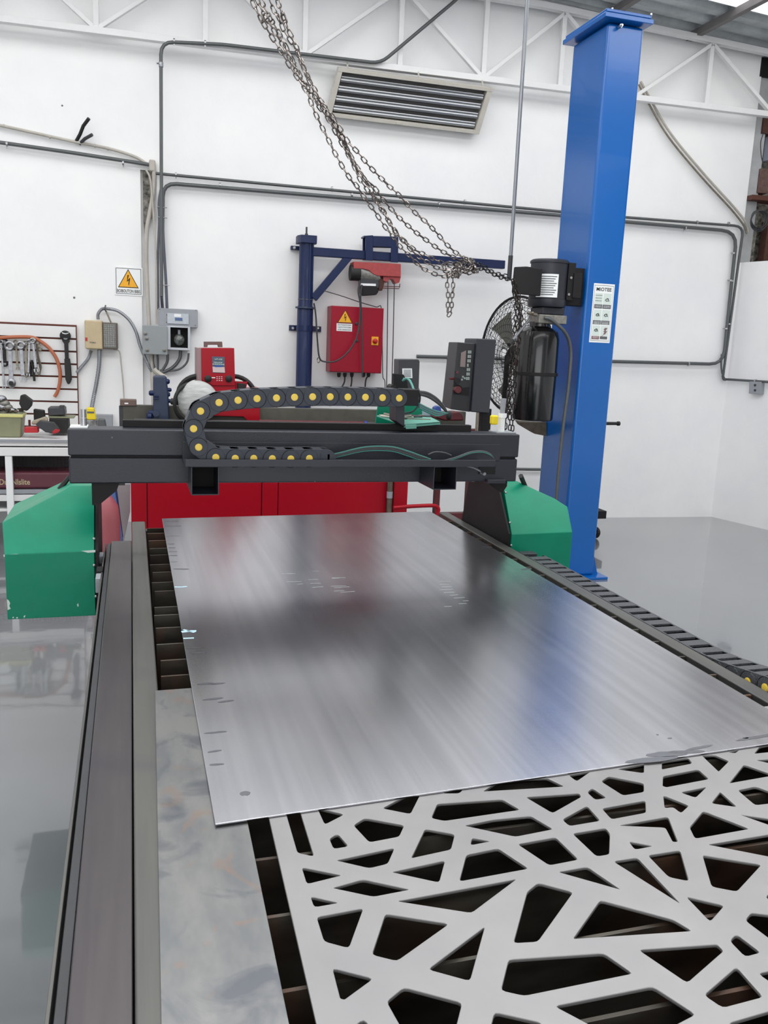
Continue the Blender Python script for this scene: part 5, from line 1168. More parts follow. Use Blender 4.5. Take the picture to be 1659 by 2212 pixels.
wp('trolley_top', [(786, 509), (860, 511), (860, 515), (786, 513)], JO+0.065, 0.12, M_NAVY)
HO = JO+0.10
ps = [(764, 565), (866, 570), (866, 598), (816, 596), (806, 592), (797, 584), (786, 581), (764, 580)]
wp('red_cover', ps, HO, 0.16, M_REDF, bevel=0.004)
wp('rope_guide', [(828, 597), (866, 598), (863, 610), (855, 613), (850, 604), (846, 602), (840, 604), (838, 610), (828, 606)], HO-0.02, 0.10, M_REDF, bevel=0.002)
a = at_wall(764, 595, HO-0.05); 
MB(WF).tube([at_wall(756, 589, HO-0.06), at_wall(777, 590, HO-0.06)], 0.068, 24).build('motor_end_cap', M_RUBBER, Hh)
MB(WF).tube([at_wall(776, 590, HO-0.06), at_wall(818, 599, HO-0.06)], 0.062, 24, rs=[0.064, 0.05]).build('motor_body', M_CASTM, Hh)
wp('gearbox', [(779, 602), (815, 603), (820, 612), (818, 622), (800, 634), (782, 636), (778, 620)], HO-0.02, 0.10, M_GRY, bevel=0.006)
wp('control_box', [(782, 618), (815, 619), (818, 630), (813, 637), (784, 639)], HO+0.03, 0.06, M_BLACK, bevel=0.005)
wp('maker_strip', [(780, 612), (812, 613), (812, 618), (780, 617)], HO+0.02, 0.02, M_WHITE, bevel=0.001)
wp('rope_drum', [(818, 602), (832, 603), (830, 614), (826, 628), (818, 626)], HO-0.03, 0.08, M_RUST, bevel=0.005)
for y in (618, 622): MB(WF).tube([at_wall(826, y, HO), at_wall(862, y+1.5, HO), at_wall(864, y-5, HO)], 0.004, 6).build('limit_lever', M_DRED, Hh)
for xa, xb, ye in ((838, 835, 838), (852, 846, 850)):
    MB(WF).tube([at_wall(xa, 608, HO-0.01), at_wall((xa+xb)/2, 740, HO-0.01), at_wall(xb, ye, HO-0.01)], 0.0045, 6).build('hoist_rope', M_GRY, Hh)
def wcable(root, name, pts, off, r, m):
    ps = smooth_path([WF @ at_wall(p[0], p[1], p[2] if len(p) > 2 else off) for p in pts], 6); return MB().tube(ps, r, 7).build(name, m, root)
wcable(Hh, 'power_cable', [(777, 606), (774, 630), (778, 655), (777, 690), (770, 730), (750, 762), (725, 780), (700, 781), (690, 772), (686, 740), (682, 680), (678, 655)], 0.32, 0.0075, M_GRY)
wcable(Hh, 'power_cable', [(782, 615), (779, 640), (781, 690), (782, 760), (783, 815)], 0.31, 0.0075, M_DRED if False else M_GRY)
wcable(J, 'stay_cable', [(700, 628, 0.2), (740, 640, 0.2), (775, 652, 0.2), (812, 663, 0.15), (824, 668, 0.1), (826, 760, 0.1), (827, 812, 0.1), (831, 822, 0.1), (832, 845, 0.1)], 0.2, 0.004, M_GRY)
b = MB(WF); c = at_wall(688, 778, 0.30); b.torus(c, 0.022, 0.004, (1, 0.4, 0), 16, 5); b.build('cable_hook', M_BRASSY, Hh)
# ---- crimson control cabinet on the wall
CB = wroot('electrical_cabinet', 'crimson wall cabinet with yellow hazard triangle and isolator switch under the jib arm', 'electrical cabinet', 765, 735, 0.2)
wb('body', (716, 660, 823.5, 807), 0.20, 0.20, M_RED2, CB, 0.004)
dr_ = wb('door', (717, 661, 823, 806), 0.215, 0.014, M_RED2, CB, 0.003)
a = at_wall(727, 668, 0.217); c = at_wall(766, 716, 0.217)
CMx = Matrix.Translation((a.x, -0.2155, c.z)) @ XZ; cw_, ch_ = c.x-a.x, a.z-c.z
hazard(dr_, CMx, cw_, ch_, 0.47, 1.0, 0.38, 0.40)
b = MB(WF); fr_(b, 0.03, 0.86, -0.01, 0.35, CMx, cw_, ch_, 0.0005); ws = b.build('warning_panel', M_WHITE, dr_)
b = MB(WF)
for y, s_ in ((0.28, 'SOCTIANOTODIN'), (0.17, 'CANTUTNTOGBN'), (0.06, 'AON ANIACGOI')): text_into(b, s_, cw_*0.445, ch_*y, ch_*0.07, CMx, width=cw_*0.72, ext=0.0009)
b.build('lettering', M_INK, ws)
iso = wb('isolator_plate', (803, 727, 817, 746), 0.221, 0.006, M_AMBER, CB, 0.001)
a = at_wall(810, 737, 0.22); MB(WF).lathe([(0.024, 0), (0.024, 0.006), (0.016, 0.01), (0.014, 0.03), (0.009, 0.034)], (a.x, -0.221, a.z), (0, -1, 0), 18).build('isolator_knob', mat('knob_red', (180, 24, 24), 0.35), iso)
for x, y in ((770, 699), (771, 736)):
    a = at_wall(x, y, 0.22); MB(WF).lathe([(0.013, 0), (0.013, 0.008), (0.008, 0.012)], (a.x, -0.215, a.z), (0, -1, 0), 12).build('lock', M_GRY, CB)
for x in (732, 745, 760, 785, 796):
    a = at_wall(x, 808, 0.14); MB(WF).lathe([(0.017, 0), (0.017, 0.025), (0.011, 0.04)], (a.x, -0.14, a.z+0.012), (0, 0, -1), 10).build('cable_gland', M_RUBBER, CB)
for x, pts in ((745, [(745, 812), (744, 825), (738, 838), (735, 850)]), (760, [(760, 812), (759, 830), (753, 850)]), (793, [(795, 812), (790, 822), (788, 850)])):
    wcable(CB, 'outlet_cable', pts, 0.14, 0.007, M_RUBBER)
# ---- slatwall with tools
SW = wroot('slatwall_panel', 'white slotted wall panel with brown grooves hung with wrenches', 'slatwall', 80, 800, 0.03)
uR = [(160, 705), (172, 898)]
a_t = at_wall(160, 704, 0.03); b_ = at_wall(172, 905, 0.03)
uu = (a_t.x+b_.x)/2
zs = [at_wall(100, y, 0.03).z for y in (703.5, 732, 759.5, 787, 814.5, 841.5, 869, 896.5)]
zs.append(zs[-1]-(zs[-2]-zs[-1]))
for z1, z0 in zip(zs, zs[1:]):
    MB(WF).box(-2.6, uu, -0.03, -0.012, z0+0.015, z1-0.0).build('slat_board', M_SLATW, SW, bevel=0.0015)
MB(WF).box(-2.6, uu+0.002, -0.014, -0.001, zs[-1], zs[0]+0.004).build('core_board', M_BROWN, SW)
MB(WF).box(-2.6, uu+0.002, -0.03, -0.001, zs[0]+0.002, zs[0]+0.016).build('top_edge', M_BROWN, SW)
MB(WF).box(uu+0.0005, uu+0.006, -0.031, -0.001, zs[-1], zs[0]+0.016).build('side_edge', M_BROWN, SW)
ZT_ = lambda x, y: (x/8.194, 690+y/8.194)      # tool close-up coordinates
def tp(x, y, off): 
    px, py = ZT_(x, y); return at_wall(px, py, off)
def tool_tube(pts, r, off, rs=None): return MB(WF).tube([tp(x, y, off) for x, y in pts], r, 10, rs=rs)
def wrench(label, x, y0, y1, w, m, off, bend=0, head='ring'):
    t = wthing('wrench', label, 'wrench', tp(x, y0, off).x, tp(x, y0, off).z, off, 'wrenches hung on the slatwall')
    p0, p1 = tp(x, y0, off), tp(x+bend, y1, off); d = (p1-p0).normalized(); n = Vector((d.z, 0, -d.x)); k = w/8.194/230*1.0
    r = 0.5*w*0.00040
    b = MB(WF); 
    a0, a1 = p0+d*r*1.5, p1-d*r*1.5; kk = Vector((0, 0.004, 0))
    b.hexa([a0-n*r*0.6-kk, a0+n*r*0.6-kk, a0+n*r*0.6+kk, a0-n*r*0.6+kk], [a1-n*r*0.75-kk, a1+n*r*0.75-kk, a1+n*r*0.75+kk, a1-n*r*0.75+kk]); b.build('shank', m, t, bevel=0.0015)
    b = MB(WF); b.torus(p0, r*1.25, r*0.55, (0, 1, 0), 20, 6); b.build('ring_end', m, t)
    if head == 'open':
        b = MB(WF); c = p1
        for s in (-1, 1):
            b.hexa([c+n*s*r*0.2-kk*1.3-d*r, c+n*s*r*1.3-kk*1.3-d*r*0.6, c+n*s*r*1.3+kk*1.3-d*r*0.6, c+n*s*r*0.2+kk*1.3-d*r],
                   [c+n*s*r*0.55-kk*1.3+d*r*1.1, c+n*s*r*1.1-kk*1.3+d*r*1.1, c+n*s*r*1.1+kk*1.3+d*r*1.1, c+n*s*r*0.55+kk*1.3+d*r*1.1])
        b.build('jaw', m, t, bevel=0.001)
    elif head == 'ratchet':
        b = MB(WF); b.ell(p1, r*1.5, 0.012, r*1.7, 16, 10); b.build('ratchet_head', m, t)
        b = MB(WF); b.lathe([(r*0.8, 0), (r*0.8, 0.006)], p1+Vector((0, -0.012, 0)), (0, -1, 0), 14); b.build('ratchet_dial', M_RUBBER, t)
    else:
        b = MB(WF); b.torus(p1, r*1.1, r*0.5, (0, 1, 0), 18, 6); b.build('ring_end', m, t)
    return t
wrench('leftmost long steel wrench hanging at the photo edge on the slatwall', 15, 400, 1200, 60, M_CHROME, 0.06, 60, 'open')
wrench('chrome ratchet wrench with taped neck hanging left on the slatwall', 172, 470, 1130, 120, M_CHROME, 0.085, 30, 'ratchet')
wrench('large chrome combination wrench hanging centre on the slatwall', 370, 460, 1060, 105, M_CHROME, 0.085, 40, 'open')
wrench('dark wrench hanging between the ratchet and the large combination wrench', 280, 400, 860, 60, M_BRASSY, 0.055, 30, 'open')
wrench('small dull wrench hanging directly right of the large combination wrench', 455, 420, 980, 70, M_BRASSY, 0.06, 10, 'ring')
wrench('slim shiny wrench hanging right of the small dull wrench', 520, 400, 980, 60, M_CHROME, 0.07, -20, 'open')
wrench('curved chrome wrench hanging near the right end of the row', 580, 380, 900, 75, M_CHROME, 0.085, 60, 'open')
wrench('rightmost short dark wrench on the orange hose', 670, 400, 520, 60, M_BRASSY, 0.06, 40, 'ring')
wrench('black wrench hanging close behind the chrome ratchet wrench', 75, 400, 780, 90, M_RUBBER, 0.05, 10, 'ring')
t = wthing('pliers', 'dark handled pliers hanging behind the combination wrenches', 'pliers', tp(545, 850, 0.06).x, tp(545, 850, 0.06).z, 0.06)
tool_tube([(500, 700), (540, 860), (545, 1010)], 0.010, 0.055).build('handle', M_RUBBER, t); tool_tube([(560, 720), (590, 900), (610, 1090)], 0.010, 0.06).build('handle', M_RUBBER, t)
t = wthing('wire_loops', 'thin bent wire loops hanging at the right end of the wrench row', 'wire', tp(690, 600, 0.06).x, tp(690, 600, 0.06).z, 0.06)
for k in range(4):
    ps = smooth_path([WF @ tp(x, y, 0.055+0.006*k) for x, y in ((640+k*6, 430), (650+k*12, 640), (690+k*13, 800), (715+k*6, 930-k*20), (690, 1000-k*22), (660-k*8, 900), (650-k*6, 700))], 6)
    MB().tube(ps, 0.0028, 5).build('loop', M_BRASSY, t)
ps = smooth_path([WF @ tp(x, y, o_) for x, y, o_ in ((-300, 330, 0.06), (0, 325, 0.06), (300, 310, 0.06), (560, 318, 0.06), (720, 390, 0.06), (880, 520, 0.06), (1000, 700, 0.06), (1058, 900, 0.06), (1060, 1100, 0.06), (1020, 1270, 0.06), (965, 1370, 0.06))], 6)
o = MB().tube(ps, 0.0145, 12).build('rubber_hose', M_ORANGE); tag(o, 'orange brown hose threaded through the wrenches and curving down the slatwall', 'hose')
t = wthing('ratchet_handle', 'large black ratchet tool with round head hanging alone right on the slatwall', 'ratchet tool', tp(1180, 600, 0.06).x, tp(1180, 600, 0.06).z, 0.06)
c = tp(1153, 290, 0.065); R_ = (tp(1250, 290, 0.065).x-tp(1056, 290, 0.065).x)/2
b = MB(WF); b.lathe([(R_*0.6, -0.006), (R_, -0.004), (R_, 0.02), (R_*0.8, 0.026)], (c.x, c.y+0.02, c.z), (0, -1, 0), 28); b.build('round_head', M_RUBBER, t)
b = MB(WF); qs = [tp(x, y, 0.087) for x, y in ((1085, 215), (1110, 250), (1160, 262), (1205, 250), (1228, 225), (1200, 240), (1160, 248), (1115, 235))]; b.hexa([(p.x, -0.0935, p.z) for p in qs], [(p.x, -0.091, p.z) for p in qs]); b.build('white_slot', M_WHITE, t)
b = MB(WF); qs = [tp(x, y, 0.07) for x, y in ((1095, 370), (1240, 370), (1205, 430), (1215, 690), (1150, 690), (1135, 430))]; b.hexa([(p.x, -0.075, p.z) for p in qs], [(p.x, -0.05, p.z) for p in qs]); b.build('neck', M_RUBBER, t, bevel=0.003)
b = MB(WF); qs = [tp(x, y, 0.07) for x, y in ((1140, 690), (1235, 690), (1255, 850), (1270, 1060), (1240, 1130), (1212, 1150), (1190, 1130), (1160, 1060), (1145, 850))]; b.hexa([(p.x, -0.085, p.z) for p in qs], [(p.x, -0.045, p.z) for p in qs]); b.build('grip', M_RUBBER, t, bevel=0.006)
b = MB(WF); p = tp(1160, 345, 0.09); text_into(b, 'TOKT', 0, 0, 0.012, Matrix.Translation((p.x, -0.093, p.z)) @ XZ, width=0.03, ext=0.001); b.build('lettering', M_LBLP, t)
# ================================================================ bench on the left
BN = thing('workbench', 'white two-rail workbench with dark mesh shelf under the slatwall', 'workbench', (-1.0, 7.3, 0))
ybf = 6.95
zt_ = at_y(60, 949, ybf).z; xb1 = -0.40
MB().box(-2.9, xb1, ybf, 7.72, zt_-0.022, zt_).build('worktop', M_SLATW, BN, bevel=0.003)
MB().box(-2.9, xb1, ybf-0.006, ybf-0.0005, at_y(60, 955, ybf).z, zt_-0.001).build('grey_edge', M_BOXG, BN)
MB().box(-2.9, xb1, ybf+0.01, ybf+0.05, at_y(60, 964, ybf).z, at_y(60, 955, ybf).z).build('front_rail', M_SLATW, BN, bevel=0.003)
MB().box(-2.9, xb1, ybf+0.06, ybf+0.08, at_y(60, 968, ybf).z-0.01, at_y(60, 955, ybf).z).build('gap_shade_strip', M_DARK, BN)  # dark strip painted in for the shade between the rails
MB().box(-2.9, xb1, ybf-0.01, ybf+0.05, at_y(60, 985, ybf).z, at_y(60, 967, ybf).z).build('front_rail', M_SLATW, BN, bevel=0.004)
p = at_y(18, 985, ybf); MB().box(p.x-0.025, p.x+0.025, ybf-0.005, ybf+0.045, 0, p.z).build('leg', M_WHITE, BN, bevel=0.003)
MB().box(xb1-0.06, xb1-0.01, 7.6, 7.65, 0, zt_-0.02).build('leg', M_WHITE, BN, bevel=0.003)
MB().box(-2.9, xb1, ybf+0.02, 7.6, at_y(60, 1100, ybf).z-0.02, at_y(60, 1100, ybf).z).build('lower_shelf', M_SLATW, BN, bevel=0.003)
zg0, zg1 = at_y(60, 1022, 7.1).z, at_y(60, 988, 7.1).z
b = MB(); 
for k in range(60): x = -2.0+k*0.028; b.box(x-0.0016, x+0.0016, 7.1, 7.104, zg0-0.05, zg1)
for k in range(7): z = zg0-0.04+k*0.03; b.box(-2.0, -0.35, 7.098, 7.101, z-0.0016, z+0.0016)
b.build('wire_mesh', M_BLACK, BN)
MB().box(-2.0, -0.35, 7.3, 7.32, zg0-0.1, zg1).build('shade_backing', mat('shadowed_backing', (70, 66, 70), 0.7, noise=0.3, scale=14), BN)  # dark mottled sheet stands in for the shade behind the mesh
rz0, rz1 = at_y(60, 1056, 7.0).z, at_y(60, 1020, 7.0).z
t = thing('maroon_case', 'long maroon case with cream lettering lying under the workbench', 'case', (-0.9, 7.05, rz0))
MB().box(-1.7, -0.33, 7.0, 7.28, rz0, rz1).build('body', mat('maroon_case_shell', (96, 42, 56), 0.45), t, bevel=0.02, seg=4)
b = MB(); p = at_y(32, 1041, 7.0); text_into(b, 'DuuNlslite', 0, 0, 0.045, Matrix.Translation((p.x, 6.998, p.z)) @ XZ, width=at_y(67, 1041, 7).x-at_y(1, 1041, 7).x, ext=0.001); b.build('lettering', M_BEIGE, t)
MB().box(-1.8, -0.33, 6.98, 7.32, rz0-0.035, rz0-0.004).build('case_shelf', M_BOXG, BN, bevel=0.003)
MB().box(-1.8, -0.33, 6.97, 7.0, at_y(60, 1078, 7).z-0.01, at_y(60, 1068, 7).z).build('lower_rail', M_SLATW, BN, bevel=0.003)
# things on the bench
def on(y, px, py): return at_y(px, py, y)
yt = 7.05
tb = thing('plastic_tub', 'olive translucent plastic tub full of small hardware on the bench', 'tub', (on(yt, 10, 940).x, yt+0.12, zt_))
x0, x1 = -1.20, on(yt, 50, 930).x; zt2 = on(yt, 20, 893).z
b = MB(); b.hexa([(x0, yt, zt_+0.001), (x1-0.02, yt, zt_+0.001), (x1-0.02, yt+0.22, zt_+0.001), (x0, yt+0.22, zt_+0.001)], [(x0-0.01, yt-0.008, zt2), (x1, yt-0.008, zt2), (x1, yt+0.23, zt2), (x0-0.01, yt+0.23, zt2)]); b.build('tub', M_TUB, tb, bevel=0.012, seg=3)
MB().box(x0-0.02, x1+0.004, yt-0.015, yt+0.24, zt2-0.03, zt2-0.006).build('rim', mat('yellow_green_rim', (206, 202, 130), 0.4), tb, bevel=0.005)
hw = MB(); rr = random.Random(5)
for k in range(60):
    x = rr.uniform(x0+0.02, x1-0.02); yy = rr.uniform(yt+0.02, yt+0.2); hw.box(-0.014, 0.014, -0.006, 0.006, -0.006, 0.006, Matrix.Translation((x, yy, zt2+rr.uniform(0, 0.03))) @ Matrix.Rotation(rr.uniform(0, 3), 4, 'Z') @ Matrix.Rotation(rr.uniform(-1, 1), 4, 'X'))
o = hw.build('loose_hardware', mat('mixed_hardware', (104, 92, 80), 0.5, 0.4, noise=0.6, scale=40), smooth=False); o['label'] = 'heap of small bolts and fittings filling the olive tub'; o['category'] = 'hardware'; o['kind'] = 'stuff'
t = thing('impact_tool', 'crumpled silver metal tools piled over the left of the olive tub', 'tool', (on(yt, 12, 880).x, yt+0.1, zt2+0.03))
for k, (x, y) in enumerate(((3, 862), (10, 872), (4, 880), (16, 880), (24, 888), (9, 892))):
    p = on(yt+0.1, x, y); MB().ell(p, 0.04, 0.03, 0.03, 12, 8, ).build('metal_piece', M_CHROME if k % 2 == 0 else M_CASTM, t)
def prismy(name, pts, y, th, m, root=None, bevel=0.006):
    ps = [at_y(a, c, y) for a, c in pts]; b = MB(); b.hexa(ps, [p+Vector((0, th, 0)) for p in ps]); return b.build(name, m, root, bevel=bevel)
o = prismy('black_cap', [(44, 854), (52, 853), (69, 866), (67, 878), (58, 888), (48, 886), (41, 872)], yt+0.1, 0.10, M_RUBBER); tag(o, 'faceted black plastic cap leaning behind the olive tub', 'cap')
t = thing('power_tool_case', 'black plastic cup and toolbox with lid standing at the back of the bench', 'toolbox', (on(7.25, 120, 930).x, 7.3, zt_))
prismy('cup', [(72, 884), (95, 887), (97, 905), (73, 910)], 7.25, 0.08, M_RUBBER, t)
prismy('lid', [(103, 881), (139, 881), (141, 897), (104, 899)], 7.22, 0.2, M_GRY, t, 0.008)
prismy('latch', [(128, 876), (139, 876), (139, 882), (128, 882)], 7.22, 0.05, M_GRY, t, 0.003)
prismy('box', [(106, 903), (146, 905), (148, 936), (106, 936)], 7.20, 0.24, M_RUBBER, t, 0.006)
prismy('lid_strip', [(104, 899), (160, 901), (160, 904), (105, 903)], 7.21, 0.2, M_TUB, t, 0.002)
t = thing('cordless_tool', 'dark cordless tool body with red battery foot lying on the bench', 'power tool', (on(7.0, 105, 930).x, 7.0, zt_))
prismy('body', [(85, 909), (116, 913), (127, 927), (114, 936), (98, 934), (76, 917)], 6.98, 0.07, M_GRY, t, 0.006)
prismy('battery_foot', [(113, 932), (121, 926), (128, 930), (127, 934), (114, 938)], 6.965, 0.09, mat('tool_red', (178, 20, 32), 0.4), t, 0.004)
t = thing('red_tool_base', 'flat red tool base with small lever beside the olive tub', 'tool', (on(7.02, 66, 932).x, 7.02, zt_))
prismy('base', [(52, 923), (82, 923), (83, 935), (52, 935)], 7.02, 0.08, mat('tool_red2', (184, 24, 34), 0.4), t, 0.005)
p = on(7.03, 64, 921); MB().tube([p, p+Vector((0.0, 0, 0.05))], 0.009, 8).build('lever', M_DRED, t)
o = prismy('crumpled_rag', [(68, 910), (85, 905), (98, 900), (104, 907), (100, 914), (80, 917), (68, 918)], 7.09, 0.08, mat('old_rag', (176, 166, 146), 0.9, noise=0.3, scale=30), None, 0.012); tag(o, 'pale crumpled rag between the red base and the dark tool', 'rag')
o = prismy('yellow_box', [(187, 881), (203, 882), (208, 907), (187, 907)], 7.3, 0.1, M_YEL2, None, 0.008)
o3 = prismy('carton', [(184, 907.3), (210, 907.3), (210, 943.5), (184, 943.5)], 7.29, 0.12, mat('grey_print_carton', (150, 150, 150), 0.6, noise=0.7, scale=30), None, 0.004); tag(o3, 'speckled grey carton under the bright yellow box', 'box'); tag(o, 'bright yellow plastic box standing behind the beam left end', 'box')
b = MB(); a = on(7.29, 188, 889); c = on(7.29, 203, 893); b.box(a.x, c.x, 7.297, 7.2995, c.z, a.z); b.build('dark_print', M_LBLG, o)
MB().box(-0.395, -0.1, 7.15, 7.7, zt_-0.02, zt_).build('bench_wing', M_SLATW, BN, bevel=0.003)
MB().box(-0.385, -0.35, 7.2, 7.24, 0, zt_-0.02).build('leg', M_WHITE, BN, bevel=0.003)
o = wb('junction_box', (206, 896, 243, 935), 0.1, 0.10, M_BOXG, None, 0.003); tag(o, 'plain grey box on the wall behind the beam left end', 'electrical box')
o = prismy('plastic_jar', [(212, 905), (227, 905), (230, 920), (230, 943.5), (211, 943.5)], 7.25, 0.08, M_COND, None, 0.01); tag(o, 'dark wrapped jar in front of the plain grey wall box', 'jar')
# ================================================================ red machine behind the gantry
YM = 5.6
MC = thing('plate_rolling_machine', 'long low red machine with dark table and maroon roll behind the gantry', 'machine', (0.9, YM+0.3, 0))
xL, xR = at_y(283, 1080, YM).x, at_y(880, 1080, YM).x; zT = at_y(600, 925, YM).z
xs_ = [xL, at_y(317, 1080, YM).x, at_y(565, 1080, YM).x, at_y(600, 1080, YM).x, at_y(835, 1080, YM).x]
for x0, x1, dy in ((xs_[0], xs_[1], 0.0), (xs_[1]+0.004, xs_[2], 0.008), (xs_[2]+0.004, xs_[3], 0.0), (xs_[3]+0.004, xs_[4], 0.008), (at_y(850, 1080, YM).x, xR, 0.0)):
    MB().box(x0, x1, YM+dy, YM+0.5, 0.02, zT-0.03).build('front_panel', M_RED, MC, bevel=0.004)
MB().box(xL+0.01, xR-0.01, YM+0.02, YM+0.52, 0.0, zT-0.04).build('frame_core', M_DRED, MC)
p = at_y(843, 1080, YM-0.05); MB().cyl((p.x, YM-0.03, 0.02), (p.x, YM-0.03, zT-0.05), 0.018, 14).build('hydraulic_pipe', M_WOOD, MC)
MB().cyl((p.x, YM-0.03, at_y(843, 1074, YM).z), (p.x, YM-0.03, at_y(843, 1060, YM).z), 0.021, 14).build('pipe_label', M_BOXG, MC)
a = at_y(265, 880, YM+0.3); c = at_y(1018, 920, YM+0.3)
zk = at_y(600, 880, YM+0.5).z
MB().box(a.x, at_y(1000, 900, YM+0.5).x, YM+0.44, YM+0.5, zT-0.03, zk).build('rear_rail', mat('olive_grey_steel', (84, 82, 74), 0.6, noise=0.2, scale=12), MC, bevel=0.004)
MB().box(a.x, c.x, YM-0.02, YM+0.55, zT-0.05, zT-0.02).build('machine_table', M_GRY, MC, bevel=0.004)
a = at_y(560, 908, YM+0.2); c = at_y(786, 909, YM+0.2); rz = (at_y(700, 903, YM+0.2).z-at_y(700, 918, YM+0.2).z)/2
MB().cyl((a.x, YM+0.2, a.z-0.02), (c.x, YM+0.2, a.z-0.02), rz, 24).build('roll', M_DRED, MC)
MB().cyl((c.x, YM+0.2, a.z-0.02), (c.x+0.02, YM+0.2, a.z-0.02), rz*1.1, 24).build('roll_collar', mat('collar_blue', (30, 50, 150), 0.4), MC)
MB().cyl((c.x+0.02, YM+0.2, a.z-0.02), (c.x+0.17, YM+0.2, a.z-0.02), rz*0.9, 20).build('roll_journal', M_GRY, MC)
MB().cyl((at_y(290, 908, YM+0.2).x, YM+0.2, a.z-0.02), (at_y(560, 908, YM+0.2).x, YM+0.2, a.z-0.02), rz*0.8, 20).build('roll', M_GRY, MC)
# red bent tubes at right
ps = smooth_path([at_y(x, y, YM-0.1) for x, y in ((850, 1097), (885, 1094), (930, 1092), (942, 1094), (947, 1100), (944, 1112))], 5)
MB().tube(ps, 0.014, 12).build('guard_tube', M_RED, MC)
p = at_y(943, 1062, YM+0.15); q = at_y(951, 1100, YM+0.15); 
t = thing('red_stand', 'dark red steel stand with two uprights and cross beam right of the red machine', 'stand', (p.x+0.1, YM+0.2, 0))
MB().box(p.x-0.012, p.x+0.03, YM+0.15, YM+0.19, 0, 1.0).build('upright', M_DRED, t, bevel=0.003)
p2 = at_y(1013, 1060, YM+0.1); q2 = at_y(1028, 1100, YM+0.1)
MB().box(p2.x-0.01, q2.x+0.06, YM+0.1, YM+0.16, 0, 1.08).build('upright', M_DRED, t, bevel=0.003)
zc_ = at_y(980, 1107, YM+0.15).z
MB().box(p.x, p2.x+0.02, YM+0.12, YM+0.18, zc_-0.09, zc_-0.0).build('cross_beam', M_DRED, t, bevel=0.003)
MB().box(p.x-0.03, q2.x+0.08, YM+0.05, YM+0.3, 1.0, 1.04).build('top_plate', M_GRY, t, bevel=0.003)
# things on top of the machine: welder, wrapped dome, blue column, brown box
YW = 6.05
zS = zT-0.02
WD_ = thing('red_welder', 'red portable welding unit with brown handle and blue label standing behind the cable loop', 'welder', (at_y(470, 850, YW).x, YW+0.15, zS))
def wq(name, pts, y, th, m, root=WD_, bevel=0.003): return prismy(name, pts, y, th, m, root, bevel)
wq('side_panel', [(426, 751), (435, 752), (436, 832), (426, 830)], YW-0.02, 0.24, mat('dull_pink_panel', (150, 120, 122), 0.4), bevel=0.002)
fp_ = wq('front_panel', [(435, 752), (506, 752), (508, 833), (460, 833), (436, 822)], YW-0.03, 0.25, M_RED)
wq('lower_body', [(436, 822), (508, 833), (508, 850), (436, 850)], YW-0.02, 0.24, M_RED)
wq('handle', [(441, 738), (480, 738), (481, 750), (472, 750), (471, 745), (449, 745), (448, 750), (441, 750)], YW+0.05, 0.05, mat('brown_handle', (104, 84, 80), 0.6), bevel=0.002)
lb = wq('label_plate', [(458, 770), (485, 771), (486, 806), (459, 805)], YW-0.033, 0.003, mat('label_slate', (74, 90, 106), 0.5), fp_, 0)
wq('label_lower', [(459, 792), (485, 793), (486, 805), (460, 804)], YW-0.0345, 0.001, mat('label_blush', (206, 186, 186), 0.5), lb, 0)
wq('label_blue_bar', [(463, 789), (480, 789), (480, 793), (464, 793)], YW-0.0355, 0.001, mat('label_blue', (40, 84, 160), 0.5), lb, 0)
b = MB()
for x, y, s_, w in ((472, 776, 'LIT-OE', 0.05), (471, 783, 'MALLIOP', 0.06), (472, 787, 'EMROOONE', 0.08)):
    p = at_y(x, y, YW-0.036); text_into(b, s_, 0, 0, 0.009, Matrix.Translation(p) @ XZ, width=w, ext=0.001)
b.build('lettering', M_LBLP, lb)
for x in (449, 494):
    p = at_y(x, 818, YW-0.03); MB().lathe([(0.024, 0), (0.024, 0.012), (0.012, 0.02)], p, (0, -1, 0), 16).build('control_knob', M_RUBBER, fp_)
b = MB()
for k in range(3):
    for j in range(3): p = at_y(469+j*5, 814+k*4, YW-0.033); b.box(p.x-0.004, p.x+0.004, p.y, p.y+0.002, p.z-0.002, p.z+0.002)
p = at_y(461, 816, YW-0.034); b.box(p.x-0.012, p.x+0.012, p.y, p.y+0.003, p.z-0.003, p.z+0.003)
b.build('panel_print', M_WHITE, fp_)
MB().torus(at_y(505, 860, YW+0.09), 0.155, 0.016, (0.2, 1, 0), 32, 8).build('cable_coil', M_RUBBER, WD_)
MB().torus(at_y(430, 858, YW+0.09), 0.145, 0.020, (0.2, 1, 0), 32, 8).build('cable_coil', M_RUBBER, WD_)
wq('side_hopper', [(508, 824), (532, 825), (535, 824), (532, 838), (508, 845)], YW+0.02, 0.08, M_RED, bevel=0.002)
wq('clamp', [(513, 828), (531, 829), (530, 845), (514, 845)], YW-0.0, 0.04, M_RUBBER)
wq('foot', [(440, 850), (560, 838), (562, 915), (540, 915), (526, 900), (440, 898)], YW-0.04, 0.2, M_RED)
# plastic-wrapped dome with a black rim, gives no light
c = at_y(424, 868, YW-0.25); rd = (at_y(466, 868, YW-0.25).x-at_y(382, 868, YW-0.25).x)/2
t = thing('wrapped_dome', 'large round silver dome wrapped in plastic with a black rim beside the welder', 'wrapped dome', (c.x, YW-0.25, zS))
MB().ell((0, 0, 0), rd*1.14, rd*0.6, rd*1.08, 32, 20, Matrix.Translation(c+Vector((0.012, 0, 0.004))) @ Matrix.Rotation(math.radians(-30), 4, 'Z')).build('dome', M_FOIL, t)
MB().torus(c+Vector((-0.03, 0.05, -0.01)), rd*1.0, 0.013, (-0.55, 1, 0.05), 40, 8).build('rim', M_RUBBER, t)
MB().cyl(c+Vector((-0.02, 0.04, -rd)), (c.x-0.02, c.y+0.04, zS), 0.02, 10).build('stand', M_RUBBER, t)
p = at_y(384, 868, YW-0.2); MB().cyl(p, p+Vector((-0.04, 0.02, 0)), 0.022, 12).build('swivel', M_RUBBER, t)
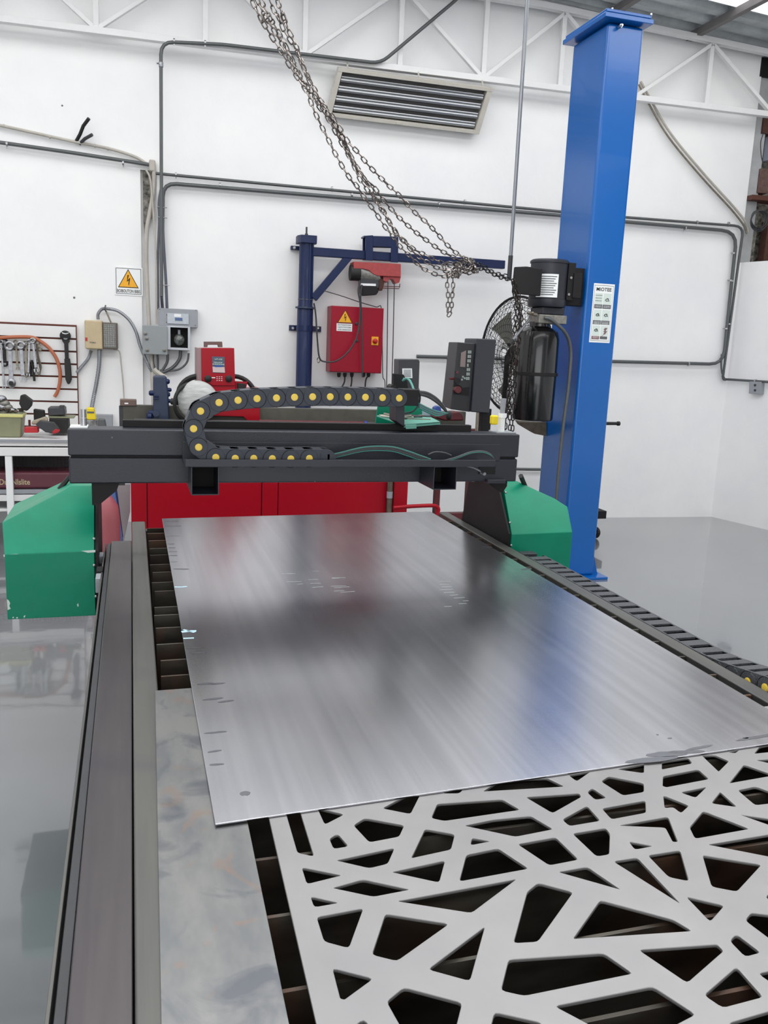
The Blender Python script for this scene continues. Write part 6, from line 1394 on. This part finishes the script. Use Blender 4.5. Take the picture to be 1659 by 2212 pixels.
# blue column machine
p0, p1 = at_y(331, 812, YW-0.1), at_y(358, 905, YW-0.1)
t = thing('blue_gear_column', 'short dark blue column with levers and valves standing at the machine left end', 'column machine', ((p0.x+p1.x)/2, YW-0.05, zS))
prismy('body', [(331, 812), (360, 812), (364, 850), (367, 910), (331, 910)], YW-0.12, 0.11, M_NAVY2, t, 0.012)
for x, y, r in ((328, 849, 0.018), (360, 824, 0.018), (361, 852, 0.016), (363, 866, 0.014), (323, 900, 0.03), (327, 892, 0.02), (364, 842, 0.014)):
    p = at_y(x, y, YW-0.1); MB().lathe([(r*0.6, -0.02), (r, -0.012), (r, 0.012), (r*0.6, 0.02)], p, (1, 0, 0), 14).build('valve', M_NAVY, t)
for y in (855, 860): 
    a = at_y(331, y, YW-0.125); c2_ = at_y(343, y, YW-0.125); MB().box(a.x, c2_.x, YW-0.135, YW-0.12, a.z-0.007, a.z+0.004).build('rib', M_NAVY, t, bevel=0.002)
p = at_y(337, 893, YW-0.13); MB().lathe([(0.022, 0), (0.022, 0.012)], p, (0, -1, 0), 16).build('round_cover', M_NAVY2, t)
o = MB().tube(smooth_path([at_y(x, y, YW+0.05) for x, y in ((332, 797), (338, 804), (350, 812), (360, 818))], 4), 0.018, 8, rs=None).build('cardboard_wrap', M_CREAM); tag(o, 'twisted pale paper wrap sticking out above the blue column machine', 'wrap')
t = thing('brown_control_box', 'small brown box at the left end of the machine behind the beam', 'control box', (at_y(275, 870, YW).x, YW, at_y(275, 877, YW).z))
prismy('body', [(259, 863), (295, 864), (295, 877), (259, 877)], YW-0.02, 0.1, mat('brown_plastic', (104, 84, 76), 0.5), t, 0.004)
prismy('sticker', [(269, 870), (277, 870), (277, 873), (269, 873)], YW-0.022, 0.002, M_WHITE, t, 0)
prismy('stand', [(257, 877), (275, 877), (275, 925), (258, 925)], YW+0.0, 0.06, M_GRY, t, 0.003)
# parts right of carriage on the machine table
o = prismy('blue_bottle', [(938, 880), (946, 876), (953, 880), (955, 892), (937, 892)], 5.9, 0.05, mat('bottle_blue', (50, 80, 150), 0.3), None, 0.008); tag(o, 'rounded blue bottle lying behind the torch carriage', 'bottle')
o = prismy('clear_bottle', [(904, 880), (930, 884), (932, 900), (903, 898)], 5.95, 0.06, mat('pale_bottle', (150, 172, 182), 0.2), None, 0.01); tag(o, 'pale clear bottle lying left of the blue bottle', 'bottle')
o = prismy('maroon_clutch', [(950, 892), (992, 889), (1000, 897), (1003, 909), (960, 909), (938, 902)], 5.8, 0.12, M_DRED, None, 0.012); tag(o, 'dark maroon gear housing on the machine table right end', 'gear housing')
# pink cylinder, blue trestle and boards between left housing and machine
YG = 5.35
p = at_y(227, 1078, YG); q = at_y(229, 1158, YG)
zf = q.z
t = thing('pink_cylinder', 'faded pink gas cylinder standing in the gap behind the left green housing', 'gas cylinder', (q.x, YG, 0))
MB().lathe([(0.075, 0.02), (0.085, 0.05), (0.085, p.z-0.12), (0.075, p.z-0.04), (0.03, p.z+0.03)], (q.x, YG, 0.0), (0, 0, 1), 28).build('body', M_PINK, t)
MB().lathe([(0.078, 0.0), (0.082, 0.03)], (q.x, YG, 0.0), (0, 0, 1), 24).build('foot_ring', M_RUBBER, t)
t = thing('folded_sheet', 'light blue folded metal sheet leaning beside the pink cylinder', 'panel', (0, 5.9, 0))
ps = [at_y(236, 1066, 5.9), at_y(247, 1050, 5.9), at_y(264, 1150, 5.9), at_y(274, 1290, 5.9), at_y(266, 1290, 5.9), at_y(260, 1165, 5.9)]
b = MB(); b.hexa(ps, [v+Vector((0, 0.03, 0)) for v in ps]); b.build('sheet', M_SKYB, t, bevel=0.003)
prismy('support', [(243, 1052), (252, 1052), (266, 1160), (262, 1165)], 5.96, 0.02, mat('deeper_blue', (62, 92, 150), 0.5), t, 0.002)
bt = [(249, 1046), (281, 1046), (281, 1105), (268, 1165), (268, 1270), (262, 1270)]
o = prismy('grey_board', bt, 6.1, 0.02, mat('pale_board', (170, 170, 172), 0.6), None, 0.002); tag(o, 'pale grey board standing between the blue panel and the red machine', 'board')
# caster cabinet behind the column
t = thing('rolling_stand', 'black rolling stand with a rubber caster peeking out behind the blue column', 'rolling stand', (4.05, 6.7, 0))
a = at_y(1311, 1104, 6.6); c = at_y(1290, 1121, 6.6)
MB().box(a.x-0.35, a.x, 6.6, 6.9, c.z, a.z).build('base_frame', M_BLACK, t, bevel=0.004)
pw = a.x-0.05; wr = 0.055
MB().torus((pw, 6.68, wr), wr*0.68, wr*0.32, (1, 0.35, 0), 28, 10).build('wheel_tyre', M_RUBBER, t)
MB().lathe([(wr*0.5, -0.012), (wr*0.5, 0.012)], (pw, 6.68, wr), (1, 0.35, 0), 20).build('wheel_hub', M_BOXG, t)
MB().box(pw-0.03, pw-0.012, 6.64, 6.72, wr*0.8, c.z).build('caster_fork', M_STEEL, t, bevel=0.002)
MB().lathe([(0.04, 0), (0.04, 0.02)], (a.x-0.30, 6.85, 0.0), (0, 0, 1), 16).build('foot', M_RUBBER, t)
MB().cyl((a.x-0.30, 6.85, 0.0), (a.x-0.30, 6.85, c.z), 0.012, 10).build('foot_stem', M_STEEL, t)
# ================================================================ raw upper corner at the right
b = MB(WF)
u0 = 5.575
b.box(u0, u0+0.12, 0.02, 0.16, 2.62, 4.9); o = b.build('trim_10', mat('pale_grey_column', (176, 178, 180), 0.6, noise=0.15, scale=8), smooth=False); struct(o)
b = MB(WF); b.box(u0+0.12, u0+0.9, 0.2, 0.3, 2.62, 4.9); struct(b.build('trim_11', M_WALLG, smooth=False))
b = MB(WF); b.box(u0+0.125, u0+0.2, 0.08, 0.2, 2.62, 3.55); struct(b.build('trim_12', M_WALLG, smooth=False))
t = wthing('rusty_bracket', 'rust brown steel shelf and upright in the raw gap high in the right corner', 'bracket', 5.75, 3.0, 0.0)
a = at_wall(1621, 428, 0.05); c = at_wall(1700, 415, 0.05)
b = MB(WF); b.box(a.x, a.x+0.6, -0.08, 0.1, a.z-0.015, a.z+0.03); b.build('shelf', mat('oxide_brown', (90, 52, 40), 0.7, noise=0.2, scale=12), t, bevel=0.003)
a = at_wall(1648, 500, 0.0)
b = MB(WF); b.box(a.x+0.05, a.x+0.25, 0.0, 0.1, 2.66, 3.04); b.build('upright', M_RUST, t, bevel=0.003)
a = at_wall(1652, 255, 0.0); b = MB(WF); b.box(a.x-0.01, a.x+0.3, 0.0, 0.15, a.z-0.14, a.z+0.02); b.build('upper_plate', M_RUST, t, bevel=0.003)
t = wthing('brick_stub', 'broken brown brick stub beside the pale column high in the right corner', 'brick', 5.75, 3.3, 0.0)
a = at_wall(1637, 365, -0.04); c = at_wall(1652, 420, -0.04)
MB(WF).box(a.x, c.x, 0.0, 0.18, c.z, a.z).build('brick', mat('old_brick', (112, 88, 82), 0.9, noise=0.4, scale=20), t, bevel=0.008)
t = wthing('wire_coil', 'coil of dark wire hanging under the rusty shelf at the right edge', 'wire coil', at_wall(1637, 475, 0.1).x, at_wall(1637, 475, 0.1).z, 0.1)
for k in range(5):
    c = at_wall(1637+k*1.2, 474+(k % 3)*2, 0.09+0.006*k); b = MB(WF); b.torus(c, 0.085+0.006*(k % 3), 0.0045, (0.15*(k-2)*0.5, 1, 0.1*(k-2)), 32, 6); b.build('wire_turn', M_GRY, t)
wcable(t, 'wire_tail', [(1648, 290), (1643, 310), (1645, 340), (1652, 362)], 0.06, 0.005, M_GRY)
b = MB(WF); a = at_wall(1646, 142, 0.02); b.box(a.x, a.x+0.5, -0.01, 0.15, a.z-0.09, a.z+0.08); o = b.build('trim_13', M_BLACK, smooth=False); struct(o)
b = MB(WF); b.box(u0+0.20, u0+0.30, 0.0, 0.12, 3.62, 4.5); o = b.build('trim_14', mat('blue_white_post', (170, 178, 196), 0.4), smooth=False); struct(o)
# small wall specks: screw holes and chips in the plaster
spk = [(398/2.9625, 676/2.9625), (708, 163), (1334/2.9625+540, 187/2.9625), (1489, 594), (507/2.9625+540, 356/2.9625+400), (475/2.9625, 720/2.9625+400), (1212, 310), (1179, 310), (1527, 304), (1437, 191), (1410, 359), (1190, 406)]
HL = ['small dark hole in the wall left, above the two cable stubs', 'small dark mark on the wall just left of the light panel top corner', 'dark hole between girder bars above the light panel',
      'tiny dark chip in the bare wall right of the blue column label', 'small hole in the wall between the jib mast top and the trolley', 'faint hole in the wall right above the warning sign',
      'right one of two holes between the drop pipe and the blue column', 'left one of two holes between the drop pipe and the blue column', 'small hole in the upper right wall beside the slanting pipes',
      'hole within the girder right of the blue column', 'hole in the right wall between the slanting pipes and the conduits', 'hole near the blue column, left side, below the pair of holes']
for x, y in spk:
    a = at_wall(x, y, 0.0); rr_ = random.uniform(0.006, 0.011)
    q = MB(WF); dpt = 0.03 if a.x > -0.245 and a.x < 5.56 else 0.0
    q.lathe([(rr_, 0), (rr_*0.8, 0.0015)], (a.x, dpt, a.z), (0, -1, 0), 8)
    o = q.build('plaster_hole', M_LBLG); o['category'] = 'hole'; o['label'] = HL[spk.index((x, y))]
